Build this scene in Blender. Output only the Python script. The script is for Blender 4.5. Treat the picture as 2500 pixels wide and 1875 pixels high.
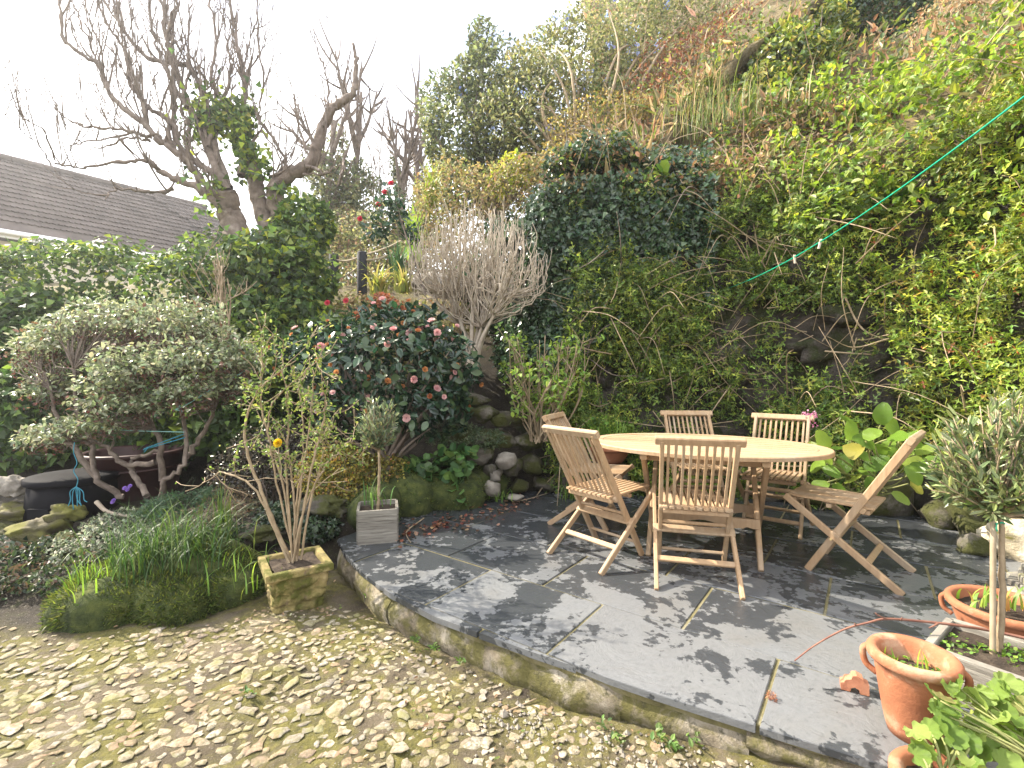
import bpy, math, random
import numpy as np
from mathutils import Vector, Matrix

for o in list(bpy.data.objects):
    bpy.data.objects.remove(o, do_unlink=True)
S = bpy.context.scene
COL = S.collection
random.seed(7)
R = np.random.default_rng(11)

# ------------------------------------------------------------------ camera
FPX, HZ, EYE = 1180.0, 910.0, 1.24
cam = bpy.data.cameras.new('camera')
cam.sensor_fit = 'HORIZONTAL'; cam.sensor_width = 36.0
cam.lens = FPX / 2500.0 * 36.0
cam.shift_y = -(937.5 - HZ) / 2500.0
cam.clip_start = 0.05; cam.clip_end = 2000.0
co = bpy.data.objects.new('camera', cam); COL.objects.link(co)
co.location = (0, 0, EYE); co.rotation_euler = (math.radians(90), 0, 0)
S.camera = co

# ------------------------------------------------------------------ sky, sun, exposure
SUN_EL, SUN_AZ = math.radians(41), math.radians(-68)      # azimuth measured from +Y towards +X
to_sun = Vector((math.sin(SUN_AZ) * math.cos(SUN_EL), math.cos(SUN_AZ) * math.cos(SUN_EL), math.sin(SUN_EL)))
w = bpy.data.worlds.new('World'); S.world = w; w.use_nodes = True
nt = w.node_tree; nt.nodes.clear()
n_out = nt.nodes.new('ShaderNodeOutputWorld')
n_bg = nt.nodes.new('ShaderNodeBackground'); n_bg.inputs['Strength'].default_value = 0.11
n_sky = nt.nodes.new('ShaderNodeTexSky'); n_sky.sky_type = 'NISHITA'; n_sky.sun_disc = False
n_sky.sun_elevation = SUN_EL; n_sky.sun_rotation = SUN_AZ; n_sky.dust_density = 2.0; n_sky.air_density = 1.0
# thin bright cloud over the whole sky, broken by small blue gaps
n_tc = nt.nodes.new('ShaderNodeTexCoord')
n_mp = nt.nodes.new('ShaderNodeMapping'); n_mp.inputs['Scale'].default_value = (1.6, 1.6, 3.6)
n_nz = nt.nodes.new('ShaderNodeTexNoise'); n_nz.inputs['Scale'].default_value = 1.7; n_nz.inputs['Detail'].default_value = 7.0
n_rp = nt.nodes.new('ShaderNodeValToRGB')
n_rp.color_ramp.elements[0].position = 0.36; n_rp.color_ramp.elements[0].color = (0.15, 0.15, 0.15, 1)
n_rp.color_ramp.elements[1].position = 0.56; n_rp.color_ramp.elements[1].color = (0.95, 0.95, 0.95, 1)
n_mx = nt.nodes.new('ShaderNodeMix'); n_mx.data_type = 'RGBA'
n_mx.inputs[7].default_value = (11.0, 11.1, 11.3, 1)
nt.links.new(n_tc.outputs['Generated'], n_mp.inputs['Vector']); nt.links.new(n_mp.outputs[0], n_nz.inputs['Vector'])
nt.links.new(n_nz.outputs['Fac'], n_rp.inputs['Fac']); nt.links.new(n_rp.outputs['Color'], n_mx.inputs[0])
nt.links.new(n_sky.outputs['Color'], n_mx.inputs[6]); nt.links.new(n_mx.outputs[2], n_bg.inputs['Color'])
nt.links.new(n_bg.outputs[0], n_out.inputs['Surface'])

sl = bpy.data.lights.new('sun', 'SUN'); sl.energy = 5.0; sl.angle = math.radians(0.6); sl.color = (1.0, 0.91, 0.76)
so = bpy.data.objects.new('sun', sl); COL.objects.link(so)
so.rotation_euler = (-to_sun).to_track_quat('-Z', 'Y').to_euler(); so.location = (-8, 6, 12)

S.view_settings.view_transform = 'Standard'; S.view_settings.look = 'None'
S.view_settings.exposure = 1.55; S.view_settings.gamma = 1.0; S.view_settings.use_curve_mapping = False
S.render.engine = 'CYCLES'
S.cycles.use_denoising = True
S.cycles.max_bounces = 7; S.cycles.diffuse_bounces = 3; S.cycles.glossy_bounces = 2
S.cycles.transmission_bounces = 4; S.cycles.transparent_max_bounces = 4; S.cycles.volume_bounces = 0
S.cycles.sample_clamp_indirect = 4.0

# ------------------------------------------------------------------ small helpers
def at(x, y, d):
    """a spot at depth d, given where it is seen in the 2500 px photograph"""
    return np.array([(x - 1250.0) / FPX * d, d, EYE - (y - HZ) / FPX * d])

def nrm(a):
    a = np.asarray(a, float); l = np.linalg.norm(a, axis=-1, keepdims=True); return a / np.maximum(l, 1e-9)

def ss(t):
    t = np.clip(t, 0, 1); return t * t * (3 - 2 * t)

def hsh(ix, iy, iz, s):
    h = (ix.astype(np.int64) * 374761393 + iy.astype(np.int64) * 668265263 + iz.astype(np.int64) * 2147483647 + s * 1274126177) & 0xffffffff
    h = ((h ^ (h >> 13)) * 1274126177) & 0xffffffff
    return ((h ^ (h >> 16)) & 0xffff) / 65535.0

def vn(p, sc=1.0, s=0):
    """value noise -1..1 for an array of points"""
    p = np.asarray(p, float) * sc; f = np.floor(p); t = p - f; t = t * t * (3 - 2 * t); i = f.astype(np.int64)
    r = 0
    for a in (0, 1):
        for b in (0, 1):
            for c in (0, 1):
                wgt = (t[..., 0] if a else 1 - t[..., 0]) * (t[..., 1] if b else 1 - t[..., 1]) * (t[..., 2] if c else 1 - t[..., 2])
                r = r + wgt * hsh(i[..., 0] + a, i[..., 1] + b, i[..., 2] + c, s)
    return r * 2 - 1

def fbm(p, sc=1.0, s=0, o=3):
    r = 0; a = 1.0
    for k in range(o):
        r = r + a * vn(p, sc * 2 ** k, s + k); a *= .5
    return r

def tag(o, label=None, cat=None, group=None, kind=None):
    if label: o['label'] = label
    if cat: o['category'] = cat
    if group: o['group'] = group
    if kind: o['kind'] = kind
    return o

def thing(name, label, cat, loc=(0, 0, 0), rz=0.0, group=None):
    o = bpy.data.objects.new(name, None); COL.objects.link(o); o.empty_display_size = .05
    o.location = [float(c) for c in loc]; o.rotation_euler = (0, 0, rz)
    return tag(o, label, cat, group)

def np_mesh(name, v, faces, mat=None, smooth=False, col=None):
    """faces: list of int arrays of shape (n,3), (n,4) or n-gons"""
    me = bpy.data.meshes.new(name)
    v = np.asarray(v, np.float32)
    if isinstance(faces, np.ndarray): faces = [faces]
    if len(faces) and not isinstance(faces[0], np.ndarray):
        lens = np.array([len(f) for f in faces], np.int32); idx = np.concatenate([np.asarray(f, np.int32) for f in faces])
    else:
        faces = [f for f in faces if len(f)]
        lens = np.concatenate([np.full(len(f), f.shape[1], np.int32) for f in faces])
        idx = np.concatenate([f.astype(np.int32).ravel() for f in faces])
    me.vertices.add(len(v)); me.vertices.foreach_set('co', v.ravel())
    me.loops.add(len(idx)); me.loops.foreach_set('vertex_index', idx)
    me.polygons.add(len(lens))
    st = np.zeros(len(lens), np.int32); st[1:] = np.cumsum(lens)[:-1]
    me.polygons.foreach_set('loop_start', st)
    me.polygons.foreach_set('use_smooth', np.full(len(lens), smooth))
    if col is not None:
        ca = me.color_attributes.new('Col', 'FLOAT_COLOR', 'POINT')
        c4 = np.ones((len(v), 4), np.float32); c4[:, :3] = col; ca.data.foreach_set('color', c4.ravel())
    me.update(calc_edges=True); me.validate()
    if mat: me.materials.append(mat)
    return me

def add(name, me, parent=None, loc=(0, 0, 0), rot=None, scale=None):
    o = bpy.data.objects.new(name, me); COL.objects.link(o)
    o.location = [float(c) for c in loc]
    if rot is not None: o.rotation_euler = [float(c) for c in rot]
    if scale is not None: o.scale = [float(c) for c in (scale if np.ndim(scale) else (scale,) * 3)]
    if parent: o.parent = parent
    return o

def put(name, v, f, mat, parent=None, smooth=False, col=None, local=False):
    """a mesh object from world coordinates (parents here are not rotated unless local)"""
    v = np.asarray(v, float)
    if parent and not local: v = v - np.array(parent_world(parent))
    return add(name, np_mesh(name, v, f, mat, smooth, col), parent)

def parent_world(p):
    l = Vector(p.location)
    while p.parent:
        p = p.parent; l = l + Vector(p.location)
    return np.array(l)

def copy_tree(o, parent=None):
    c = o.copy(); COL.objects.link(c); c.parent = parent
    for ch in list(o.children): copy_tree(ch, c)
    return c

class MB:
    """collects plain shapes into one mesh"""
    def __init__(s): s.v = []; s.f = []; s.n = 0
    def raw(s, v, f):
        v = np.asarray(v, float); s.v.append(v)
        for q in f: s.f.append([int(i) + s.n for i in q])
        s.n += len(v); return s
    def bar(s, p0, p1, wd, th, up=(0, 0, 1), ch=.18):
        """chamfered bar from p0 to p1, wd across, th along up"""
        p0, p1 = np.array(p0, float), np.array(p1, float); a = nrm(p1 - p0)
        side = nrm(np.cross(a, np.array(up, float))); u = np.cross(side, a)
        c = min(wd, th) * ch
        prof = [(wd / 2 - c, th / 2), (wd / 2, th / 2 - c), (wd / 2, -th / 2 + c), (wd / 2 - c, -th / 2), (-wd / 2 + c, -th / 2), (-wd / 2, -th / 2 + c), (-wd / 2, th / 2 - c), (-wd / 2 + c, th / 2)]
        L = np.linalg.norm(p1 - p0); e = min(c, L * .2)
        v = []
        for t, k in ((0, .9), (e, 1), (L - e, 1), (L, .9)):
            for (x, y) in prof: v.append(p0 + a * t + side * x * k + u * y * k)
        f = [list(range(8))[::-1], list(range(24, 32))]
        for r in range(3):
            for i in range(8):
                j = (i + 1) % 8; f.append([r * 8 + i, r * 8 + j, r * 8 + 8 + j, r * 8 + 8 + i])
        # orientation
        return s.raw(v, [q[::-1] for q in f])
    def box(s, c, d):
        c = np.array(c, float); d = np.array(d, float) / 2
        v = [c + d * np.array(k) for k in ((-1, -1, -1), (1, -1, -1), (1, 1, -1), (-1, 1, -1), (-1, -1, 1), (1, -1, 1), (1, 1, 1), (-1, 1, 1))]
        return s.raw(v, [(0, 3, 2, 1), (4, 5, 6, 7), (0, 1, 5, 4), (1, 2, 6, 5), (2, 3, 7, 6), (3, 0, 4, 7)])
    def tube(s, pts, rad, n=6, cap=True):
        v, f = tubes([(pts, rad)], n); s.raw(v, f); return s
    def lathe(s, prof, n=28, c=(0, 0, 0)):
        c = np.array(c, float); m = len(prof); v = []
        for k in range(n):
            a = 2 * math.pi * k / n
            for (r, z) in prof: v.append(c + np.array([r * math.cos(a), r * math.sin(a), z]))
        f = []
        for k in range(n):
            k2 = (k + 1) % n
            for i in range(m - 1): f.append((k * m + i, k2 * m + i, k2 * m + i + 1, k * m + i + 1))
        return s.raw(v, f)
    def me(s, name, mat=None, smooth=False, col=None): return np_mesh(name, np.concatenate(s.v), s.f, mat, smooth, col)
    def put(s, name, mat, parent=None, smooth=False, local=False):
        return put(name, np.concatenate(s.v), s.f, mat, parent, smooth, local=local)

def tubes(polys, n=5):
    """polys: list of (points, radii); returns verts and quads of tapered tubes"""
    V = []; Fq = []; off = 0
    ang = np.arange(n) * 2 * math.pi / n; ca, sa = np.cos(ang), np.sin(ang)
    for pts, rad in polys:
        p = np.asarray(pts, float); m = len(p); r = np.broadcast_to(np.asarray(rad, float), (m,))
        t = nrm(np.gradient(p, axis=0))
        ref = np.array([0.31, 0.95, 0.05]) if abs(t[:, 2]).mean() > .6 else np.array([0.05, 0.1, 1.0])
        a = nrm(np.cross(t, ref)); b = np.cross(t, a)
        ring = p[:, None, :] + r[:, None, None] * (a[:, None, :] * ca[None, :, None] + b[:, None, :] * sa[None, :, None])
        V.append(ring.reshape(-1, 3))
        i = np.arange(m - 1)[:, None] * n; k = np.arange(n)[None, :]; k2 = (k + 1) % n
        q = np.stack([i + k, i + k2, i + n + k2, i + n + k], -1).reshape(-1, 4) + off
        Fq.append(q); off += m * n
        tip = np.arange(n)[::-1] + off - n
        Fq.append(tip[::-1][None, :] if n == 4 else np.stack([np.full(n - 2, tip[0]), tip[2:], tip[1:-1]], -1))
    V = np.concatenate(V)
    return V, [q for f in Fq for q in f.tolist()] if len(polys) < 40 else [np.concatenate([f for f in Fq if f.shape[1] == 4]), np.concatenate([f for f in Fq if f.shape[1] == 3] or [np.zeros((0, 3), int)])]

def spline(pts, k=6):
    """Catmull-Rom through the points"""
    p = np.asarray(pts, float); p = np.vstack([2 * p[0] - p[1], p, 2 * p[-1] - p[-2]]); out = []
    for i in range(1, len(p) - 2):
        for t in np.linspace(0, 1, k, endpoint=False):
            a, b, c, d = p[i - 1:i + 3]
            out.append(.5 * (2 * b + (c - a) * t + (2 * a - 5 * b + 4 * c - d) * t * t + (3 * b - a - 3 * c + d) * t ** 3))
    out.append(p[-2]); return np.array(out)

# ------------------------------------------------------------------ materials
def _nodes(name):
    m = bpy.data.materials.new(name); m.use_nodes = True; t = m.node_tree; t.nodes.clear()
    out = t.nodes.new('ShaderNodeOutputMaterial'); b = t.nodes.new('ShaderNodeBsdfPrincipled')
    t.links.new(b.outputs[0], out.inputs['Surface'])
    return m, t, b, out

def ramp(t, fac, stops):
    r = t.nodes.new('ShaderNodeValToRGB'); e = r.color_ramp.elements
    while len(e) < len(stops): e.new(.5)
    for k, (p, c) in enumerate(stops):
        e[k].position = p; e[k].color = (c, c, c, 1) if not np.ndim(c) else (*c[:3], 1)
    t.links.new(fac, r.inputs['Fac']); return r.outputs['Color']

def noise(t, vec, sc, det=4, rough=.55, dist=0.0):
    n = t.nodes.new('ShaderNodeTexNoise'); n.inputs['Scale'].default_value = sc; n.inputs['Detail'].default_value = det
    n.inputs['Roughness'].default_value = rough; n.inputs['Distortion'].default_value = dist
    t.links.new(vec, n.inputs['Vector']); return n.outputs['Fac']

def coord(t, kind='Object', scale=(1, 1, 1), rnd=False):
    tc = t.nodes.new('ShaderNodeTexCoord'); mp = t.nodes.new('ShaderNodeMapping'); mp.inputs['Scale'].default_value = scale
    t.links.new(tc.outputs[kind], mp.inputs['Vector'])
    if rnd:
        oi = t.nodes.new('ShaderNodeObjectInfo'); mm = t.nodes.new('ShaderNodeMath'); mm.operation = 'MULTIPLY'; mm.inputs[1].default_value = 37.0
        t.links.new(oi.outputs['Random'], mm.inputs[0]); t.links.new(mm.outputs[0], mp.inputs['Location'])
    return mp.outputs[0]

def world_pos(t, scale=(1, 1, 1)):
    g = t.nodes.new('ShaderNodeNewGeometry'); mp = t.nodes.new('ShaderNodeMapping'); mp.inputs['Scale'].default_value = scale
    t.links.new(g.outputs['Position'], mp.inputs['Vector']); return mp.outputs[0]

def bump(t, b, h, strength=.4, dist=.01):
    n = t.nodes.new('ShaderNodeBump'); n.inputs['Strength'].default_value = strength; n.inputs['Distance'].default_value = dist
    t.links.new(h, n.inputs['Height']); t.links.new(n.outputs[0], b.inputs['Normal']); return n

def mixc(t, fac, a, b, mode='MIX'):
    m = t.nodes.new('ShaderNodeMix'); m.data_type = 'RGBA'; m.blend_type = mode
    if np.ndim(fac) == 0 and not hasattr(fac, 'links'): m.inputs[0].default_value = fac
    else: t.links.new(fac, m.inputs[0])
    for k, c in ((6, a), (7, b)):
        if hasattr(c, 'links'): t.links.new(c, m.inputs[k])
        else: m.inputs[k].default_value = (*c[:3], 1)
    return m.outputs[2]

def surf(name, stops, sc=4, rough=.8, bsc=40, bst=.4, bd=.01, det=5, scale=(1, 1, 1), world=True, rnd=False, over=None, spec=.4, dist=0.0):
    """noise-coloured rough surface; over=(colour, scale, threshold) lays patches of a second growth (moss, lime) on it"""
    m, t, b, _ = _nodes(name)
    vec = world_pos(t, scale) if world else coord(t, 'Object', scale, rnd)
    c = ramp(t, noise(t, vec, sc, det, .6, dist), stops)
    if over:
        for (oc, osc, th) in over:
            f = ramp(t, noise(t, vec, osc, 6, .65), [(th - .05, 0.0), (th + .06, 1.0)]); c = mixc(t, f, c, oc)
    t.links.new(c, b.inputs['Base Color']); b.inputs['Roughness'].default_value = rough; b.inputs['Specular IOR Level'].default_value = spec
    bump(t, b, noise(t, vec, bsc, 6, .65), bst, bd)
    return m

def leafmat(name, rough=.4, trans=.35, spec=.5, thick=1.5):
    m, t, b, out = _nodes(name)
    at_ = t.nodes.new('ShaderNodeAttribute'); at_.attribute_name = 'Col'
    t.links.new(at_.outputs['Color'], b.inputs['Base Color']); b.inputs['Roughness'].default_value = rough
    b.inputs['Specular IOR Level'].default_value = spec
    tr = t.nodes.new('ShaderNodeBsdfTranslucent')
    hs = t.nodes.new('ShaderNodeHueSaturation'); hs.inputs['Hue'].default_value = .485; hs.inputs['Saturation'].default_value = 1.1; hs.inputs['Value'].default_value = thick
    t.links.new(at_.outputs['Color'], hs.inputs['Color']); t.links.new(hs.outputs[0], tr.inputs['Color'])
    mx = t.nodes.new('ShaderNodeMixShader'); mx.inputs[0].default_value = trans
    t.links.new(b.outputs[0], mx.inputs[1]); t.links.new(tr.outputs[0], mx.inputs[2]); t.links.new(mx.outputs[0], out.inputs['Surface'])
    return m

def bigleaf(name, stops, rough=.35, trans=.35, vein=60, vst=.3, edge=None):
    """for leaves that are objects of their own: colour differs from leaf to leaf, veins as relief"""
    m, t, b, out = _nodes(name)
    oi = t.nodes.new('ShaderNodeObjectInfo')
    c = ramp(t, oi.outputs['Random'], stops)
    vec = coord(t, 'Object'); c2 = mixc(t, ramp(t, noise(t, vec, 25, 4), [(.35, 0.0), (.75, .35)]), c, (.20, .26, .05))
    t.links.new(c2, b.inputs['Base Color']); b.inputs['Roughness'].default_value = rough
    wv = t.nodes.new('ShaderNodeTexWave'); wv.inputs['Scale'].default_value = vein; wv.inputs['Distortion'].default_value = 2.5
    t.links.new(vec, wv.inputs['Vector']); bump(t, b, wv.outputs['Fac'], vst, .004)
    tr = t.nodes.new('ShaderNodeBsdfTranslucent')
    hs = t.nodes.new('ShaderNodeHueSaturation'); hs.inputs['Value'].default_value = 1.4; hs.inputs['Hue'].default_value = .487
    t.links.new(c2, hs.inputs['Color']); t.links.new(hs.outputs[0], tr.inputs['Color'])
    mx = t.nodes.new('ShaderNodeMixShader'); mx.inputs[0].default_value = trans
    t.links.new(b.outputs[0], mx.inputs[1]); t.links.new(tr.outputs[0], mx.inputs[2]); t.links.new(mx.outputs[0], out.inputs['Surface'])
    return m

# ------------------------------------------------------------------ foliage
# leaf templates: x across, y along, z lift; tips at y = 1
def _tp(v, f): return np.array(v, float), np.array(f, int)
T_OVATE = _tp([(0, 0, 0), (.26, .28, .07), (.22, .66, .06), (0, 1, -.08), (-.22, .66, .06), (-.26, .28, .07)], [(0, 1, 2, 3), (0, 3, 4, 5)])
T_ROUND = _tp([(0, 0, 0), (.42, .25, .09), (.36, .78, .07), (0, 1, -.03), (-.36, .78, .07), (-.42, .25, .09)], [(0, 1, 2, 3), (0, 3, 4, 5)])
T_LANCE = _tp([(0, 0, 0), (.11, .35, .03), (0, 1, -.10), (-.11, .35, .03)], [(0, 1, 2, 3)])
T_IVY = _tp([(0, 0, 0), (.46, .10, .05), (.30, .42, .05), (.0, 1, -.06), (-.30, .42, .05), (-.46, .10, .05)], [(0, 1, 2, 3), (0, 3, 4, 5)])
T_SPRAY = _tp([(0, 0, 0), (.10, .30, .02), (.0, .55, -.02), (-.10, .30, .02),
               (0, .15, 0), (.22, .22, .03), (.42, .42, -.02), (.20, .34, .03),
               (0, .15, 0), (-.22, .22, .03), (-.42, .42, -.02), (-.20, .34, .03),
               (0, .5, 0), (.13, .72, .03), (0, 1.05, -.06), (-.13, .72, .03)],
              [(0, 1, 2, 3), (4, 7, 6, 5), (8, 9, 10, 11), (12, 13, 14, 15)])

def leaves(P, D, N, size, tpl, cols):
    tv, tf = tpl; n = len(P); D = nrm(D); N = nrm(N - D * (N * D).sum(-1, keepdims=True)); X = np.cross(D, N)
    s = np.asarray(size, float).reshape(-1, 1, 1) if np.ndim(size) else np.full((n, 1, 1), size)
    V = P[:, None, :] + s * (tv[None, :, 0:1] * X[:, None, :] + tv[None, :, 1:2] * D[:, None, :] + tv[None, :, 2:3] * N[:, None, :])
    Fc = tf[None] + (np.arange(n) * len(tv))[:, None, None]
    return V.reshape(-1, 3), Fc.reshape(-1, tf.shape[1]), np.repeat(cols, len(tv), axis=0)

def pal(n, cols, wts=None, jit=.18, rng=R):
    cols = np.array(cols, float); k = rng.choice(len(cols), n, p=None if wts is None else np.array(wts) / np.sum(wts))
    return np.clip(1.3 * cols[k] * (1 + rng.normal(0, jit, (n, 1))) * (1 + rng.normal(0, jit * .35, (n, 3))), .004, .9)

def rvec(n, rng=R): return nrm(rng.normal(size=(n, 3)))

def foliage(name, parent, P, N, size, tpl, cols, mat, face=.6, up=.35, droop=.1, kind=None, sj=.35):
    """a mass of leaves at P that look along N"""
    n = len(P); N0 = nrm(N * face + rvec(n) * .55 + np.array([0, 0, up]))
    D = nrm(rvec(n) + N * .35 + np.array([0, 0, -droop]))
    sz = size * (1 + R.uniform(-sj, sj, n))
    v, f, c = leaves(P, D, N0, sz, tpl, cols)
    o = put(name, v, f, mat, parent, col=c)
    if kind: o['kind'] = kind
    return o

def ell_points(ells, n, shell=.4, rough=.25, seed=1, lump=2.2):
    """points in the outer skin of a union of ellipsoids (centre, radii); uneven outline"""
    C = np.array([e[0] for e in ells], float); A = np.array([e[1] for e in ells], float)
    wt = (A[:, 0] * A[:, 1] + A[:, 1] * A[:, 2] + A[:, 0] * A[:, 2]); wt /= wt.sum()
    m = int(n * 1.9); k = R.choice(len(C), m, p=wt); d = rvec(m)
    r = 1 - shell * R.random(m) ** 1.6
    base = C[k] + d * A[k]
    r = r * (1 + rough * fbm(base, lump, seed, 3))
    P = C[k] + d * A[k] * r[:, None]; N = nrm(d / A[k])
    keep = np.ones(m, bool)
    for j in range(len(C)):
        q = np.linalg.norm((P - C[j]) / A[j], axis=1); keep &= ~((q < .62) & (k != j))
    keep &= fbm(P, lump * 1.7, seed + 9, 2) > -.62
    P, N = P[keep], N[keep]
    return P[:n], N[:n]

def stems_to(base, tips, r0, r1=.003, bend=.15, seg=6, spread=.05):
    out = []
    for t in tips:
        b = np.array(base, float) + np.append(R.normal(0, spread, 2), 0); t = np.array(t, float); L = np.linalg.norm(t - b)
        mid = (b + t) / 2 + R.normal(0, bend * L * .5, 3) + np.array([0, 0, bend * L * .3])
        p = spline([b, mid, t], seg); out.append((p, np.linspace(r0, r1, len(p))))
    return out

def grow(start, d, L, r, depth, out, up=.25, wob=.22, kids=3, ratio=.62, seg=.11, knob=.12, ang=.6):
    n = max(4, int(L / seg)); p = np.array(start, float); d = nrm(d); pts = [p.copy()]
    for i in range(n):
        d = nrm(d + R.normal(0, wob, 3) * .5 + np.array([0, 0, up * .3])); p = p + d * L / n; pts.append(p.copy())
    rr = np.linspace(r, r * .35, n + 1) * (1 + R.normal(0, knob, n + 1)); out.append((np.array(pts), np.maximum(rr, .0022)))
    if depth > 0:
        for k in range(kids):
            i = int(n * R.uniform(.3, 1.0)); dd = nrm(np.array(pts[min(i + 1, n)]) - np.array(pts[max(i - 1, 0)]))
            grow(pts[i], nrm(dd + R.normal(0, ang, 3)), L * ratio * R.uniform(.7, 1.25), r * .55, depth - 1, out, up, wob, kids, ratio, seg, knob, ang)
    return out

def put_tubes(name, polys, n, mat, parent=None, smooth=True):
    v, f = tubes(polys, n); o = put(name, v, f, mat, parent, smooth)
    if len(polys) > 1: o['kind'] = 'stuff'
    return o

def blades(name, parent, base, n, L, wd, cols, mat, spread=.05, lean=.5, seg=5, kind=None, dirs=None):
    """arching grass blades from around base"""
    V = []; Fq = []; Cc = []; off = 0
    C = pal(n, cols, jit=.15)
    base = np.atleast_2d(np.array(base, float))
    for i in range(n):
        b = base[R.integers(len(base))] + np.append(R.normal(0, spread, 2), 0)
        a = R.uniform(0, 2 * math.pi) if dirs is None else dirs + R.normal(0, .7)
        h = np.array([math.cos(a), math.sin(a), 0]); l = L * R.uniform(.55, 1.15); ln = lean * R.uniform(.3, 1.3)
        t = np.linspace(0, 1, seg + 1)
        th = ln * t ** 1.5 * 1.9
        dz = np.cumsum(np.cos(th)) * l / (seg + 1); dx = np.cumsum(np.sin(th)) * l / (seg + 1)
        p = b + dx[:, None] * h + dz[:, None] * np.array([0, 0, 1])
        side = np.array([-h[1], h[0], 0.15]); ww = wd * R.uniform(.7, 1.2) * np.clip(1.05 - t ** 2.2, .06, 1)
        V.append(p + side * ww[:, None] / 2); V.append(p - side * ww[:, None] / 2); m = seg + 1
        k = np.arange(seg); Fq.append(np.stack([off + k, off + k + 1, off + m + k + 1, off + m + k], -1)); off += 2 * m
        Cc.append(np.repeat(C[i:i + 1], 2 * m, 0))
    o = put(name, np.concatenate(V), np.concatenate(Fq), mat, parent, col=np.concatenate(Cc), smooth=True)
    o['kind'] = 'stuff'
    return o

def lump(c, r, seed=0, sub=2, amp=.22, sc=2.0, flat=None):
    """an uneven stone: verts and faces of a displaced sphere (rings)"""
    nu, nv = (10, 6) if sub < 2 else ((18, 10) if sub == 2 else (34, 20))
    v = []; r = np.array(r, float) * np.ones(3)
    for j in range(1, nv):
        th = math.pi * j / nv
        for i in range(nu):
            ph = 2 * math.pi * i / nu; v.append((math.sin(th) * math.cos(ph), math.sin(th) * math.sin(ph), math.cos(th)))
    v.append((0, 0, 1)); v.append((0, 0, -1)); v = np.array(v)
    v = np.sign(v) * np.abs(v) ** .85
    if amp >= .2:                                  # knock flat faces on it
        rg = np.random.default_rng(seed + 5)
        for q in range(9):
            nn = nrm(rg.normal(size=3)); h = rg.uniform(.62, .85); dt = v @ nn; v = v - np.maximum(0, dt - h)[:, None] * nn
    k = 1 + amp * .75 * fbm(v + seed * 7.3, sc * .6, seed, 3)
    P = v * k[:, None] * r + np.array(c, float)
    f = []
    for j in range(nv - 2):
        for i in range(nu):
            i2 = (i + 1) % nu; f.append((j * nu + i, (j + 1) * nu + i, (j + 1) * nu + i2, j * nu + i2))
    t, b = (nv - 1) * nu, (nv - 1) * nu + 1
    for i in range(nu):
        i2 = (i + 1) % nu; f.append((t, i, i2)); f.append((b, (nv - 2) * nu + i2, (nv - 2) * nu + i))
    return P, f
# ================================================================== THE SETTING
# ---- terrain
def inter(x, xs, ys): return np.interp(x, xs, ys)

PATIO = np.array([(-1.30, 3.60), (-1.14, 3.30), (-.94, 3.02), (-.69, 2.72), (-.40, 2.46), (.08, 2.15), (.55, 1.87), (.80, 1.73), (1.23, 1.50), (1.66, 1.28), (2.15, 1.05),
                  (2.45, 1.6), (2.62, 2.62), (3.05, 3.05), (3.62, 3.62), (3.55, 4.15), (2.9, 4.75), (2.0, 5.1), (.6, 5.22), (-.20, 4.98), (-.52, 4.62), (-.98, 4.15)])

def poly_dist(x, y, P=PATIO):
    """signed distance to the patio outline, negative inside"""
    d = np.full(x.shape, 1e9); ins = np.zeros(x.shape, bool); n = len(P)
    for i in range(n):
        a, b = P[i], P[(i + 1) % n]; ab = b - a
        t = np.clip(((x - a[0]) * ab[0] + (y - a[1]) * ab[1]) / (ab @ ab), 0, 1)
        d = np.minimum(d, np.hypot(x - a[0] - t * ab[0], y - a[1] - t * ab[1]))
        c = ((a[1] > y) != (b[1] > y)); xi = (b[0] - a[0]) * (y - a[1]) / (b[1] - a[1] + 1e-12) + a[0]
        ins ^= c & (x < xi)
    return np.where(ins, -d, d)

def yard(x, y):
    return -.175 + .12 * ss((x - .2) / 1.0) * ss((2.4 - y) / .8) + .02 * np.sin(x * 2.1 + .4) * np.cos(y * 1.7)

def gnoise(x, y):
    P = np.stack([x, y, 0 * x], -1); return (.018 * fbm(P, 2.2, 3) + .007 * fbm(P, 11, 5)) * (.25 + np.exp(-((x + .5) ** 2 + (y - 3) ** 2) / 40))

def gz(x, y):
    x = np.asarray(x, float); y = np.asarray(y, float)
    yb = inter(x, [-8, -3.2, -2.4, -1.75, -1.3, -.98, -.52, -.2, 3], [2.9, 2.75, 2.85, 3.1, 3.62, 4.15, 4.65, 5.0, 5.3])
    k = y - yb
    bed = -.175 + .10 * ss(k / .45) + .12 * ss((k - .9) / 1.2) + .35 * ss((x + 1.6) / .6) * ss(k / .5) + 2.8 * ss((y - 5.2) / 3.8) + 1.6 * ss((y - 9) / 9)
    z = np.where(k > 0, np.maximum(bed, yard(x, y)), yard(x, y))
    pd = poly_dist(x, y)
    return np.where(pd < -.10, np.minimum(z, -.20), z) + gnoise(x, y)

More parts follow.
